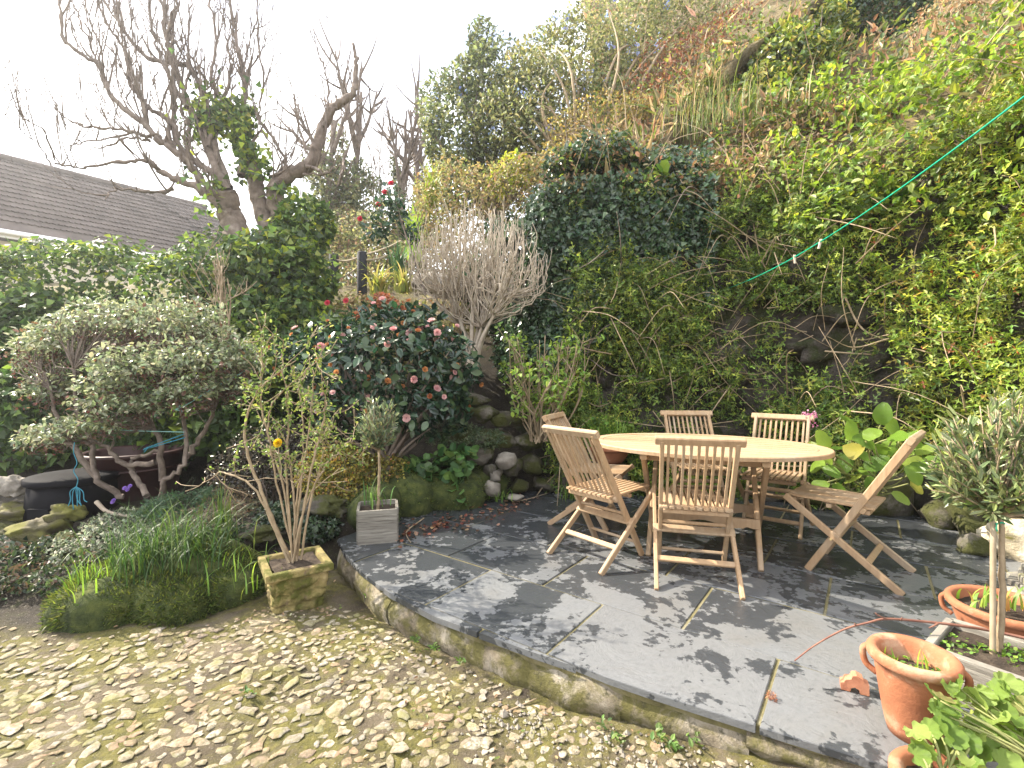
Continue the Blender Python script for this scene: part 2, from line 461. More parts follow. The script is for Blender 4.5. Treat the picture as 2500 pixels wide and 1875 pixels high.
M_GROUND = None
def ground_material():
    m, t, b, _ = _nodes('mossy_earth')
    p = world_pos(t)
    c = ramp(t, noise(t, p, 2.6, 6, .62), [(.28, (.050, .036, .022)), (.46, (.105, .080, .048)), (.60, (.165, .130, .085)), (.78, (.24, .20, .145))])
    moss = ramp(t, noise(t, p, 4.2, 8, .72, .6), [(.42, 0.0), (.56, 1.0)])
    mc = ramp(t, noise(t, p, 30, 4), [(.3, (.075, .070, .014)), (.7, (.195, .170, .038))])
    c = mixc(t, moss, c, mc)
    sa = t.nodes.new('ShaderNodeAttribute'); sa.attribute_name = 'Col'; ssx = t.nodes.new('ShaderNodeSeparateColor'); t.links.new(sa.outputs['Color'], ssx.inputs[0])
    c = mixc(t, ssx.outputs[0], c, ramp(t, noise(t, p, 9, 6, .7), [(.35, (.014, .010, .006)), (.55, (.038, .028, .017)), (.75, (.045, .050, .012))]))
    grit = ramp(t, noise(t, p, 150, 3, .6), [(.62, 0.0), (.70, .8)])
    c = mixc(t, grit, c, (.34, .31, .26))
    t.links.new(c, b.inputs['Base Color']); b.inputs['Roughness'].default_value = .92
    h = t.nodes.new('ShaderNodeMath'); h.operation = 'ADD'
    t.links.new(noise(t, p, 60, 8, .7), h.inputs[0]); t.links.new(noise(t, p, 9, 4), h.inputs[1])
    bump(t, b, h.outputs[0], 1.0, .03)
    return m
M_GROUND = ground_material()
M_SOIL = surf('dark_soil', [(.3, (.022, .015, .010)), (.55, (.055, .038, .026)), (.8, (.11, .085, .06))], 18, .95, 70, .9, .02, over=[((.30, .27, .24), 95, .70)])

def sheet(xs, ys):
    X, Y = np.meshgrid(xs, ys); Z = gz(X, Y)
    P = np.stack([X, Y, Z], -1)
    nx, ny = len(xs), len(ys); i = np.arange(ny - 1)[:, None] * nx + np.arange(nx - 1)[None, :]
    return P.reshape(-1, 3), np.stack([i, i + 1, i + nx + 1, i + nx], -1).reshape(-1, 4)
xs = np.concatenate([[-400, -150, -60, -30, -18, -12, -9, -7], np.arange(-6, -3.6, .2), np.arange(-3.6, 2.4, .045), np.arange(2.4, 6, .2), [7, 10, 20, 60, 200, 400]])
ys = np.concatenate([[-300, -60, -15, -5, -2, 0], np.arange(.6, 1.3, .1), np.arange(1.3, 5.4, .045), np.arange(5.4, 12, .2), [13, 15, 18, 22, 30, 60, 150, 400]])
gv, gf = sheet(xs, ys)
_yb = inter(gv[:, 0], [-8, -3.2, -2.4, -1.75, -1.3, -.98, -.52, -.2, 3], [2.9, 2.75, 2.85, 3.1, 3.62, 4.15, 4.65, 5.0, 5.3])
_so = ss((gv[:, 1] - _yb + .22 + .12 * fbm(gv, 3, 8)) / .22) * ss((7.5 - gv[:, 1]) / 1.0); ground = put('ground', gv, gf, M_GROUND, smooth=True, col=np.repeat(_so[:, None], 3, 1)); tag(ground, 'mossy earth yard set with pale cobbles below the slate patio', None, kind='structure')

# ---- cobbles set in the yard
def cobble_mesh(k):
    rg = np.random.default_rng(100 + k); n = 8; v = [(0, 0, 1.0)]
    rad = 1 + rg.normal(0, .26, n); ph = rg.uniform(0, 6)
    for (r, z) in ((.55, .86), (.92, .42), (1.0, -.3)):
        for i in range(n):
            a = 2 * math.pi * i / n + ph; q = r * rad[i] * (1 + rg.normal(0, .05)); v.append((q * math.cos(a), q * math.sin(a), z + rg.normal(0, .07)))
    f = [(0, 1 + i, 1 + (i + 1) % n) for i in range(n)]
    for r in range(2):
        for i in range(n):
            a, b2 = 1 + r * n + i, 1 + r * n + (i + 1) % n; f.append((a, a + n, b2 + n, b2))
    return np.array(v), f
def cobble_material():
    m, t, b, _ = _nodes('pale_cobble')
    oi = t.nodes.new('ShaderNodeObjectInfo'); p = world_pos(t)
    cell = t.nodes.new('ShaderNodeTexVoronoi'); cell.inputs['Scale'].default_value = 11.0; t.links.new(p, cell.inputs['Vector'])
    sep = t.nodes.new('ShaderNodeSeparateColor'); t.links.new(cell.outputs['Color'], sep.inputs[0])
    c = ramp(t, sep.outputs[0], [(.0, (.36, .29, .20)), (.3, (.29, .24, .175)), (.5, (.41, .34, .25)), (.68, (.30, .19, .115)), (.80, (.22, .195, .17)), (1, (.46, .40, .31))])
    n1 = noise(t, p, 55, 6, .65); c = mixc(t, ramp(t, n1, [(.40, .85), (.60, 0.0)]), c, (.13, .11, .06))
    c = mixc(t, ramp(t, noise(t, p, 7, 7, .7), [(.50, 0.0), (.64, .75)]), c, (.17, .165, .05))
    t.links.new(c, b.inputs['Base Color']); b.inputs['Roughness'].default_value = .85
    bump(t, b, noise(t, p, 70, 7, .7), .8, .012)
    return m
M_COB = cobble_material()
CM = [cobble_mesh(k) for k in range(12)]
CME = [np_mesh('cobble', v, f, M_COB, True) for v, f in CM]
pts = []
cell = {}
def try_cob(x, y, r):
    g = .12; i, j = int(x // g), int(y // g)
    for a in (-1, 0, 1):
        for b2 in (-1, 0, 1):
            for (x2, y2, r2) in cell.get((i + a, j + b2), ()):
                if (x - x2) ** 2 + (y - y2) ** 2 < (r + r2) ** 2 * 1.15: return False
    cell.setdefault((i, j), []).append((x, y, r)); pts.append((x, y, r)); return True
cand = R.uniform((-4.0, 1.2), (1.4, 3.3), (60000, 2))
pd = poly_dist(cand[:, 0], cand[:, 1]); dens = fbm(np.c_[cand, np.zeros(len(cand))], .9, 21, 2); sizes = R.gamma(3.0, .0042, len(cand)) + .007
ybf = inter(cand[:, 0], [-8, -3.2, -2.75, -2.4, -1.75, -1.3], [3.0, 2.85, 2.72, 2.60, 2.72, 2.98])
for (x, y), d0, dn, r, yb in zip(cand, pd, dens, sizes, ybf):
    if d0 < .05 or y > yb + .0: continue
    edge = min(1.0, (yb - y) / .35) * min(1.0, max(.28, (d0 - .03) / .5))
    if R.random() > edge * (.62 + .35 * dn): continue
    if r > .05: r = .05
    if d0 < .3: r = min(r, .022)
    try_cob(x, y, r * (.75 + .35 * edge))
pts.sort(key=lambda q: -(q[2] / math.hypot(q[0], q[1])) if abs(q[0]) < 1.08 * q[1] and q[1] > 1.6 else 1)
rest_v = []; rest_f = []; off = 0
for k, (x, y, r) in enumerate(pts):
    z = float(gz(x, y)); el = R.uniform(1.0, 1.5); a = R.normal(.35, .8); h = r * R.uniform(.10, .27); ti = R.normal(0, .09, 2)
    if k < 300:
        o = add('cobble', CME[k % 12], ground, (x, y, z + .002), (ti[0], ti[1], a), (r * el, r / el * 1.15, h))
    else:
        v, f = CM[k % 12]; ca, sa = math.cos(a), math.sin(a); s = v * (r * el, r / el * 1.15, h)
        P = np.c_[s[:, 0] * ca - s[:, 1] * sa + x, s[:, 0] * sa + s[:, 1] * ca + y, s[:, 2] + z + .002]
        rest_v.append(P); rest_f += [[i + off for i in q] for q in f]; off += len(v)
if rest_v:
    o = put('cobbles', np.concatenate(rest_v), rest_f, M_COB, ground, True); o['kind'] = 'stuff'

# ---- slate patio
def slate_material():
    m, t, b, _ = _nodes('wet_slate')
    p = world_pos(t); oi = t.nodes.new('ShaderNodeObjectInfo')
    tone = ramp(t, oi.outputs['Random'], [(0, (.110, .116, .124)), (.5, (.155, .161, .168)), (1, (.133, .136, .140))])
    c = mixc(t, ramp(t, noise(t, p, 2.5, 6, .6, .8), [(.4, 0.0), (.65, .5)]), tone, (.155, .157, .158))
    c = mixc(t, ramp(t, noise(t, p, 120, 3), [(.66, 0.0), (.72, .4)]), c, (.22, .22, .22))
    # drying rain with some dappled shade painted in: dark wet blots with crisp edges, larger towards the bank
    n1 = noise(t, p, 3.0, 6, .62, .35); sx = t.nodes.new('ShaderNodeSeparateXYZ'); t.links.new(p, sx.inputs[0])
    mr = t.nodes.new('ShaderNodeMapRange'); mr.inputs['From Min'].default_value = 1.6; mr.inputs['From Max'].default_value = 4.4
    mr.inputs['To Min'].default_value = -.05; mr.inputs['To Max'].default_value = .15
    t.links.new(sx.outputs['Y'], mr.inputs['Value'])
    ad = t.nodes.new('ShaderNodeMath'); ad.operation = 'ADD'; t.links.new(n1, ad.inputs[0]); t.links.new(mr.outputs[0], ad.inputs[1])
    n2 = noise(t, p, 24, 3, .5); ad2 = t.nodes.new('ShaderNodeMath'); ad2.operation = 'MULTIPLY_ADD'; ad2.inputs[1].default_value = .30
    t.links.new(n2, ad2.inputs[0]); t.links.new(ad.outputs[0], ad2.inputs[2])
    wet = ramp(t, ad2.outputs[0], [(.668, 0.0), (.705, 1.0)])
    c = mixc(t, ramp(t, noise(t, p, 1.3, 5, .6, 1.5), [(.52, 0.0), (.75, .45)]), c, (.125, .112, .092))
    c = mixc(t, ramp(t, noise(t, p, 45, 6, .7), [(.35, .35), (.5, 0.0)]), c, (.062, .067, .072))
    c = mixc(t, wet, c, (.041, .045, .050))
    t.links.new(c, b.inputs['Base Color'])
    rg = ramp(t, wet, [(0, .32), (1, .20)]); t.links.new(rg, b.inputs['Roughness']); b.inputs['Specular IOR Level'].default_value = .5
    n3 = noise(t, p, 6, 9, .68, 1.2); bump(t, b, n3, .5, .016)
    return m
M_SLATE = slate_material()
M_BED = surf('mossy_mortar', [(.3, (.07, .062, .025)), (.5, (.15, .13, .06)), (.7, (.22, .20, .14))], 9, .95, 60, .7, .01)
patio = thing('patio', 'curved raised patio of large wet slate slabs', None, (0, 0, 0)); del patio['label']; patio['kind'] = 'structure'
UU, NN = np.array([.805, -.593]), np.array([.593, .805])
def clip(poly, P):
    out = list(poly); n = len(P); cen = P.mean(0)
    for i in range(n):
        a, b2 = P[i], P[(i + 1) % n]; e = b2 - a; nn = np.array([-e[1], e[0]])
        if nn @ (cen - a) < 0: nn = -nn
        res = []
        for j in range(len(out)):
            p, q = out[j], out[(j + 1) % len(out)]; dp, dq = nn @ (p - a), nn @ (q - a)
            if dp >= 0: res.append(p)
            if dp * dq < 0: res.append(p + (q - p) * dp / (dp - dq))
        out = res
        if len(out) < 3: return []
    return out
def prism(poly, z0, z1, ch=.004):
    P = np.array(poly); n = len(P); c = P.mean(0); ins = c + (P - c) * (1 - ch / max(.05, np.linalg.norm(P - c, axis=1).mean()))
    v = np.vstack([np.c_[P, np.full(n, z0)], np.c_[P, np.full(n, z1 - ch)], np.c_[ins, np.full(n, z1)]])
    area = .5 * sum(P[i][0] * P[(i + 1) % n][1] - P[(i + 1) % n][0] * P[i][1] for i in range(n))
    f = [list(range(n))[::-1], list(range(2 * n, 3 * n))] + [(k * n + i, k * n + (i + 1) % n, (k + 1) * n + (i + 1) % n, (k + 1) * n + i) for k in (0, 1) for i in range(n)]
    return v, f if area > 0 else [list(q)[::-1] for q in f]
# outline used for clipping is the convex hull of the patio
def hull(P):
    P = sorted(map(tuple, P)); lo = []; up = []
    for seq, h in ((P, lo), (P[::-1], up)):
        for p in seq:
            while len(h) > 1 and (h[-1][0] - h[-2][0]) * (p[1] - h[-2][1]) - (h[-1][1] - h[-2][1]) * (p[0] - h[-2][0]) <= 0: h.pop()
            h.append(p)
    return np.array(lo[:-1] + up[:-1])
HULL = hull(PATIO)
rows = [.6, 1.2, 1.807, 2.377, 2.947, 3.517, 4.087, 4.657, 5.227, 5.8]
joints = [[-2.2, -1.2, -.3, .5, 1.3], [-2.6, -1.5, -.7, .1, .9, 1.7], [-3.5, -2.72, -1.913, -1.144, -.313, .49, 1.3], [-3.1, -2.287, -1.53, -.726, .1, .92, 1.6], [-3.4, -2.6, -1.86, -1.0, -.18, .6, 1.4], [-3.6, -2.95, -2.1, -1.35, -.55, .3, 1.1], [-3.2, -2.4, -1.7, -.95, -.1, .7], [-3.1, -2.2, -1.4, -.6, .2], [-2.8, -1.9, -1.1, -.2]]
joints = [[q[0] - 2.4, q[0] - 1.6, q[0] - .8] + q + [q[-1] + .8, q[-1] + 1.6, q[-1] + 2.4, q[-1] + 3.2] for q in joints]
g = .0068
for r in range(9):
    js = joints[r]
    for k in range(len(js) - 1):
        for (n0, n1) in (((rows[r], rows[r + 1]),) if not (r == 3 and k % 3 == 1) else ((rows[r], rows[r + 1]),)):
            q = [UU * a + NN * b2 for a, b2 in ((js[k] + g, n0 + g), (js[k + 1] - g, n0 + g), (js[k + 1] - g, n1 - g), (js[k] + g, n1 - g))]
            q = clip(q, HULL)
            if len(q) < 3: continue
            q = np.array(q); ar = abs(.5 * sum(q[i][0] * q[(i + 1) % len(q)][1] - q[(i + 1) % len(q)][0] * q[i][1] for i in range(len(q))))
            if ar < .006: continue
            # drop doubled points
            q = np.array([q[i] for i in range(len(q)) if np.linalg.norm(q[i] - q[i - 1]) > .006])
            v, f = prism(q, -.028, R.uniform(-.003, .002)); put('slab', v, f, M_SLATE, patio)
bedp = HULL.mean(0) + (HULL - HULL.mean(0)) * .985
v, f = prism(bedp, -.06, -.007); put('mortar_bed', v, f, M_BED, patio)

# ---- rough masonry under the patio's curved edge
def riser_material():
    m, t, b, _ = _nodes('limewashed_rubble')
    p = world_pos(t)
    c = ramp(t, noise(t, p, 5, 7, .65), [(.3, (.085, .066, .044)), (.46, (.20, .165, .115)), (.62, (.33, .29, .23))])
    c = mixc(t, ramp(t, noise(t, p, 6.5, 7, .7, .5), [(.42, 0.0), (.55, .95)]), c, (.095, .085, .020))
    c = mixc(t, ramp(t, noise(t, p, 24, 5, .7), [(.54, 0.0), (.66, .85)]), c, (.040, .036, .016))
    t.links.new(c, b.inputs['Base Color']); b.inputs['Roughness'].default_value = .93
    bump(t, b, noise(t, p, 35, 8, .7), .9, .02); return m
M_RISER = riser_material()
edge = spline([PATIO[k] for k in range(11)], 8)
el = np.concatenate([[0], np.cumsum(np.linalg.norm(np.diff(edge, axis=0), axis=1))])
s0 = 0.0; k = 0
while s0 < el[-1] - .12:
    s1 = min(el[-1], s0 + R.uniform(.34, .62)); a = np.linspace(s0 - .004, s1 + .004, 10)
    px, py = np.interp(a, el, edge[:, 0]), np.interp(a, el, edge[:, 1]); tx, ty = np.gradient(px), np.gradient(py); l = np.hypot(tx, ty); ox, oy = ty / l, -tx / l
    sgn = -1 if (ox[5] * (1.2 - px[5]) + oy[5] * (3 - py[5])) > 0 else 1
    ox, oy = ox * sgn, oy * sgn; G = []
    hs = np.linspace(0, 1, 7); out0 = R.uniform(-.008, .004)
    for h in hs:
        z = -.030 + (float(yard(px[5], py[5])) - .05 + .03) * h
        bul = out0 - .03 + .035 * math.sin(math.pi * min(1, h * 1.1)) + .02 * h
        endr = np.minimum(1, np.minimum(np.arange(10), np.arange(9, -1, -1)) / 1.0) * .008 - .008
        G.append(np.c_[px + ox * (bul + endr), py + oy * (bul + endr), np.full(10, z)])
    G = np.array(G); G += (fbm(G, 6, 40, 4) * .026)[..., None] * np.stack([ox, oy, 0 * ox], -1)[None]
    back = np.c_[px - ox * .2, py - oy * .2, np.full(10, -.03)]
    V = np.vstack([back, G.reshape(-1, 3)]); f = []
    for r in range(7):
        for i in range(9):
            q = (r * 10 + i, r * 10 + i + 1, r * 10 + 11 + i, r * 10 + 10 + i); f.append(q if sgn > 0 else q[::-1])
    put('riser_stone', V, f, M_RISER, patio, True); s0 = s1; k += 1

# ---- the rock wall and the hill above it
FOOT = spline([(-2.2, 17.0), (-1.2, 11.5), (-.55, 8.4), (-.1, 6.5), (.25, 5.5), (.9, 5.22), (2.0, 5.12), (2.95, 4.78), (3.62, 4.15), (3.95, 3.3), (4.15, 2.2), (4.3, .8), (4.5, -1.0)], 12)
fl = np.concatenate([[0], np.cumsum(np.linalg.norm(np.diff(FOOT, axis=0), axis=1))])
ft = nrm(np.gradient(FOOT, axis=0)); FN = np.c_[-ft[:, 1], ft[:, 0]]                 # away from the patio
# smooth the outward direction so that the slope does not fold
for _ in range(30): FN[1:-1] = nrm(FN[:-2] + FN[1:-1] * 2 + FN[2:])
def foot(s): return np.stack([np.interp(s, fl, FOOT[:, 0]), np.interp(s, fl, FOOT[:, 1])], -1)
def fnorm(s): return nrm(np.stack([np.interp(s, fl, FN[:, 0]), np.interp(s, fl, FN[:, 1])], -1))
S_MID = float(np.interp(5.12, [0], [0])) ; s_of = lambda x, y: fl[np.argmin((FOOT[:, 0] - x) ** 2 + (FOOT[:, 1] - y) ** 2)]
HWs = [0, s_of(-.55, 8.4), s_of(-.1, 6.5), s_of(.25, 5.5), s_of(2, 5.12), fl[-1]]
HWh = [1.6, 2.3, 2.9, 3.3, 3.5, 3.5]
Z0h = [3.0, 1.9, .8, .1, -.25, -.25]
def wall_h(s): return np.interp(s, HWs, HWh)
def hill(s, t):
    """t in metres up the profile: the wall first, then the slope; returns points and outward-facing normals"""
    s = np.asarray(s, float); t = np.asarray(t, float); h = wall_h(s); p = foot(s); n = fnorm(s); z0 = np.interp(s, HWs, Z0h)
    w_ = np.minimum(t, h); e = np.maximum(t - h, 0)
    out = .15 * w_ + .72 * e + .25 * ss(e / .6); z = np.maximum(z0, 0) * 0 + np.where(t < 0, t, w_) * 1.0 + .70 * e + z0 * (1 - np.clip(w_ / np.maximum(h, .1), 0, 1))
    P = np.stack([p[..., 0] + n[..., 0] * out, p[..., 1] + n[..., 1] * out, z], -1)
    k = .16 * fbm(P, .9, 60, 4) + .05 * fbm(P, 4.0, 70, 2)
    k = k * np.where(e > 0, 1.6, 1.0)
    nz = np.where(e > 0, .7, .15); N = nrm(np.stack([-n[..., 0] * np.where(e > 0, .7, 1), -n[..., 1] * np.where(e > 0, .7, 1), nz], -1))
    return P + N * k[..., None], N
M_ROCK = surf('dark_damp_rock', [(.28, (.018, .015, .012)), (.45, (.048, .040, .033)), (.6, (.090, .076, .063)), (.78, (.16, .14, .12))], 4.2, .9, 16, 1.0, .06, over=[((.030, .036, .010), 4.5, .52), ((.34, .32, .29), 2.6, .74)])
M_BANK = surf('dry_bracken_bank', [(.25, (.055, .042, .022)), (.45, (.12, .095, .045)), (.6, (.20, .155, .085)), (.8, (.13, .14, .05))], 2.2, .95, 16, 1.0, .08)
ssamp = np.arange(0, fl[-1], .16)
def strip(ts, name, mat, par=None):
    G, T = np.meshgrid(ssamp, ts); P, _ = hill(G, T); nx, ny = len(ssamp), len(ts)
    i = np.arange(ny - 1)[:, None] * nx + np.arange(nx - 1)[None, :]
    return put(name, P.reshape(-1, 3), np.stack([i, i + nx, i + nx + 1, i + 1], -1).reshape(-1, 4), mat, par, True)
rock_wall = thing('rock_wall', 'dark damp rock retaining wall behind the garden table', 'wall', (2.0, 5.12, 0))
strip(np.arange(-.4, 3.7, .12), 'rock_face', M_ROCK, rock_wall)
Gs = strip(np.concatenate([np.arange(3.3, 5, .2), np.arange(5, 12, .4), np.arange(12, 34, 1.5)]), 'hillside', M_BANK); tag(Gs, kind='structure')
# rock ledges that stand proud where the leaves leave the face bare
sA, sB = s_of(.6, 5.3), s_of(3.6, 4.2)
for k in range(34):
    s, t = R.uniform(sA, sB), R.uniform(.0, 2.4); P, N = hill(s, t)
    v, f = lump(P + N * .02, (R.uniform(.12, .34), R.uniform(.07, .14), R.uniform(.06, .20)), k, 2, .5, 2.4)
    put('rock_ledge', v, f, M_ROCK, rock_wall, True)
_G, _T = np.meshgrid(np.linspace(0, fl[-1], 420), np.concatenate([np.linspace(0, 5, 160), np.linspace(5.05, 30, 180)])); _P, _N = hill(_G, _T)
_u = 1250 + _P[..., 0] / np.maximum(_P[..., 1], .1) * FPX; _v = HZ - (_P[..., 2] - EYE) / np.maximum(_P[..., 1], .1) * FPX
def see(x, y, tmin=0.0):
    """where the line of sight through a photo pixel meets the hill"""
    e = (_u - x) ** 2 + (_v - y) ** 2 + _P[..., 1] * 2 + 1e12 * ((_P[..., 1] < .8) | (_T < tmin)); k = np.unravel_index(np.argmin(e), e.shape)
    return _P[k], _N[k]

# ---- the neighbour's house beyond the hedge
M_RENDER = surf('cream_render', [(.3, (.62, .55, .42)), (.7, (.70, .63, .50))], 3, .9, 40, .2, .01)
M_FASCIA = surf('white_fascia', [(.3, (.74, .74, .74)), (.7, (.82, .82, .82))], 3, .5, 40, .05, .005)
M_TILE = surf('weathered_roof_tile', [(.25, (.045, .033, .028)), (.5, (.080, .061, .053)), (.75, (.125, .10, .088))], 1.6, .85, 30, .3, .01)
hu, hn = np.array([.6, .8, 0]), np.array([.8, -.6, 0])
Rd = np.array([-18.0, 17.0, 8.85]); run, drop = 3.9, 3.35
house = thing('bungalow', 'bungalow with a brown tiled roof beyond the ivy hedge', 'house', (-16, 17, 3.0))
E0 = Rd + hn * run - np.array([0, 0, drop]); Lr = 6.4
mb = MB(); o0 = E0 - hu * 9 - hn * .35
a, b2 = o0 - np.array([0, 0, .28]), o0 + hu * (9 + Lr + 1.6) - np.array([0, 0, .28])
q = [a, b2, b2 - hn * 7.0, a - hn * 7.0]; lo = [np.array([p[0], p[1], 2.0]) for p in q]
mb.raw(lo + q, [(0, 1, 5, 4), (1, 2, 6, 5), (2, 3, 7, 6), (3, 0, 4, 7)]); mb.put('wall', M_RENDER, house)
roof = put('roof', [Rd - hu * 9 - [0, 0, .06], Rd + hu * Lr - [0, 0, .06], E0 + hu * (Lr + 3.0) - [0, 0, .06], E0 - hu * 9 - [0, 0, .06], Rd - hn * 3.9 + hu * (Lr + 3) - [0, 0, drop], Rd - hn * 3.9 - hu * 9 - [0, 0, drop]],
           [(0, 3, 2, 1), (1, 2, 4), (0, 1, 4, 5)], M_TILE, house)
mb = MB(); mb.bar(E0 - hu * 9 - [0, 0, .12], E0 + hu * (Lr + 3.0) - [0, 0, .12], .05, .26); mb.put('fascia', M_FASCIA, house)
mb = MB(); gp = [E0 - hu * 9 + hn * .09 - [0, 0, .10], E0 + hu * (Lr + 3.0) + hn * .09 - [0, 0, .10]]; mb.tube(np.linspace(gp[0], gp[1], 8), .065, 8); mb.put('gutter', M_FASCIA, house, True)
# interlocking tiles, each with a raised roll
sv = nrm(E0 - Rd); sl_ = np.linalg.norm(E0 - Rd); tw, th = .30, .325; up_ = nrm(np.cross(hu, sv)); up_ = up_ if up_[2] > 0 else -up_
prof = [(0, 0), (.055, .045), (.11, .01), (.16, .0), (.205, .045), (.26, .01), (.295, 0)]
tv_ = []; 
for (yy, lift) in ((0, .0), (th * 1.12, .045)):
    for (xx, zz) in prof: tv_.append((xx, yy, zz + lift))
for (xx, zz) in prof: tv_.append((xx, th * 1.12, zz + .012))
tv_ = np.array(tv_); tf_ = [(i, i + 7, i + 8, i + 1) for i in range(6)] + [(7 + i, 14 + i, 15 + i, 8 + i) for i in range(6)]
mt = Matrix(np.array([hu, sv, up_]).T.tolist()).to_euler()
tile_me = np_mesh('tile', tv_, tf_, M_TILE)
Bm = np.array([hu, sv, up_]); tl = []
for r in range(int(sl_ / th)):
    for c in range(-30, 34):
        base = Rd + sv * (r * th) + hu * (c * tw); lim = Lr + 3.0 * (r * th / sl_) - .3
        if c * tw > lim: continue
        tl.append(base)
def seen_px(p): return 1250 + p[0] / p[1] * FPX, HZ - (p[2] - EYE) / p[1] * FPX
vis = [p for p in tl if -30 < seen_px(p)[0] < 620]; vis.sort(key=lambda p: p[1]); first = vis[:300]; fs = set(tuple(p) for p in first)
for p in first: add('tile', tile_me, roof, p - parent_world(roof), mt)
V = []; Fc = []; off = 0
for p in tl:
    if tuple(p) in fs: continue
    V.append(p + tv_ @ Bm); Fc.append(np.array(tf_) + off); off += len(tv_)
o = put('tiles', np.concatenate(V), np.concatenate(Fc), M_TILE, roof); o['kind'] = 'stuff'
mb = MB()
for c in np.arange(-9, Lr, .42): mb.tube([Rd + hu * c, Rd + hu * (c + .2), Rd + hu * (c + .44)], [.12, .125, .13], 8)
mb.put('ridge_tiles', M_TILE, roof, True)
# ================================================================== THE FURNITURE
def teak_material():
    m, t, b, _ = _nodes('weathered_teak')
    v = coord(t, 'Object', (1, 1, 1), True)
    mp = t.nodes.new('ShaderNodeMapping'); mp.inputs['Scale'].default_value = (28, 28, 3); t.links.new(v, mp.inputs['Vector'])
    oi = t.nodes.new('ShaderNodeObjectInfo')
    c = ramp(t, noise(t, mp.outputs[0], 1.6, 6, .6), [(.28, (.22, .135, .070)), (.5, (.34, .222, .125)), (.72, (.42, .30, .185))])
    c2 = ramp(t, oi.outputs['Random'], [(0, (.33, .22, .13)), (.5, (.40, .265, .15)), (1, (.37, .29, .20))])
    c = mixc(t, .45, c, c2)
    c = mixc(t, ramp(t, noise(t, v, 3, 5), [(.5, 0.0), (.75, .45)]), c, (.36, .32, .26))
    t.links.new(c, b.inputs['Base Color']); b.inputs['Roughness'].default_value = .62; b.inputs['Specular IOR Level'].default_value = .35
    bump(t, b, noise(t, mp.outputs[0], 5, 6), .25, .004); return m
M_TEAK = teak_material()
M_BOLT = surf('dull_brass', [(.3, (.30, .22, .10)), (.7, (.40, .30, .15))], 8, .4, 40, .1, .002)

CH = {}
def cme(key, p0, p1, wd, th, up=(0, 0, 1)):
    if key not in CH: m = MB(); m.bar(p0, p1, wd, th, up); CH[key] = m.me(key[0] if isinstance(key, tuple) else key, M_TEAK)
    return CH[key]
def long_leg(z): return .14 - .52 * z / .88
def make_chair(label, loc, f):
    rz = math.atan2(-f[0], f[1]); t = thing('folding_chair', label, 'chair', (loc[0], loc[1], 0), rz, 'teak folding chairs around the table')
    for s in (-1, 1):
        add('leg', cme(('leg', 'a', s), (s * .197, long_leg(0), .0), (s * .197, long_leg(.86), .86), .024, .042, (0, 1, .3)), t)
        add('leg', cme(('leg', 'b', s), (s * .226, -.335, .0), (s * .226, .262, .452), .024, .040, (0, 1, .5)), t)
        b = MB(); b.tube([(s * .238, .005, .252 - .02), (s * .243, .005, .252 - .02)], .008, 8); 
        if ('bolt', s) not in CH: CH[('bolt', s)] = b.me('bolt', M_BOLT)
        add('bolt', CH[('bolt', s)], t)
    tz = .862; d = nrm(np.array([0, -.52, .88]))
    add('top_rail', cme('top_rail', (-.235, long_leg(tz), tz), (.235, long_leg(tz), tz), .034, .050, d), t)
    z0 = .425; add('lower_rail', cme('lower_rail', (-.205, long_leg(z0) - .035, z0), (.205, long_leg(z0) - .035, z0), .030, .036, d), t)
    sm = cme('back_slat', (0, 0, 0), (0, long_leg(.84) - long_leg(.43), .41), .016, .012, (0, 1, .6))
    for k in range(9):
        add('back_slat', sm, t, ((k - 4) * .0405, long_leg(.43) - .012, .43))
    ssl = cme('seat_slat', (0, -.20, 0), (0, .255, .012), .027, .014, (0, 0, 1))
    for k in range(10): add('seat_slat', ssl, t, ((k - 4.5) * .0385, 0, .440))
    for (y, z) in ((.225, .425), (.03, .418), (-.165, .413)):
        add('seat_rail', cme(('seat_rail', y), (-.183, y, z), (.183, y, z), .030, .026), t)
    def rl(z): return -.335 + .597 * z / .452
    add('stretcher', cme(('stretcher', 1), (-.24, rl(.265) - .03, .262), (.24, rl(.265) - .03, .262), .052, .018, (0, .75, -1)), t)
    add('stretcher', cme(('stretcher', 2), (-.215, rl(.125), .125), (.215, rl(.125), .125), .034, .018, (0, -.75, 1)), t)
    add('stretcher', cme(('stretcher', 3), (-.186, long_leg(.10), .10), (.186, long_leg(.10), .10), .034, .018, (0, .5, 1)), t)
    add('stretcher', cme(('stretcher', 4), (-.186, long_leg(.30), .31), (.186, long_leg(.30), .31), .036, .018, (0, .5, 1)), t)
    return t
make_chair('teak folding chair in front, its slatted back square to the viewer', (1.13, 3.02), (.26, .965))
make_chair('teak folding chair at near left, seen from behind at an angle', (.65, 3.35), (.76, .65))
make_chair('teak folding chair mostly hidden behind the near left chair', (.70, 4.02), (.90, -.43))
make_chair('teak folding chair beyond the table, its back framed by bare rock', (1.60, 4.12), (-.05, -1))
make_chair('teak folding chair beyond the table, in front of the broad glossy leaves', (2.07, 3.82), (-.61, -.78))
make_chair('teak folding chair seen side on at the right end of the table', (2.106, 3.09), (-.70, .72))

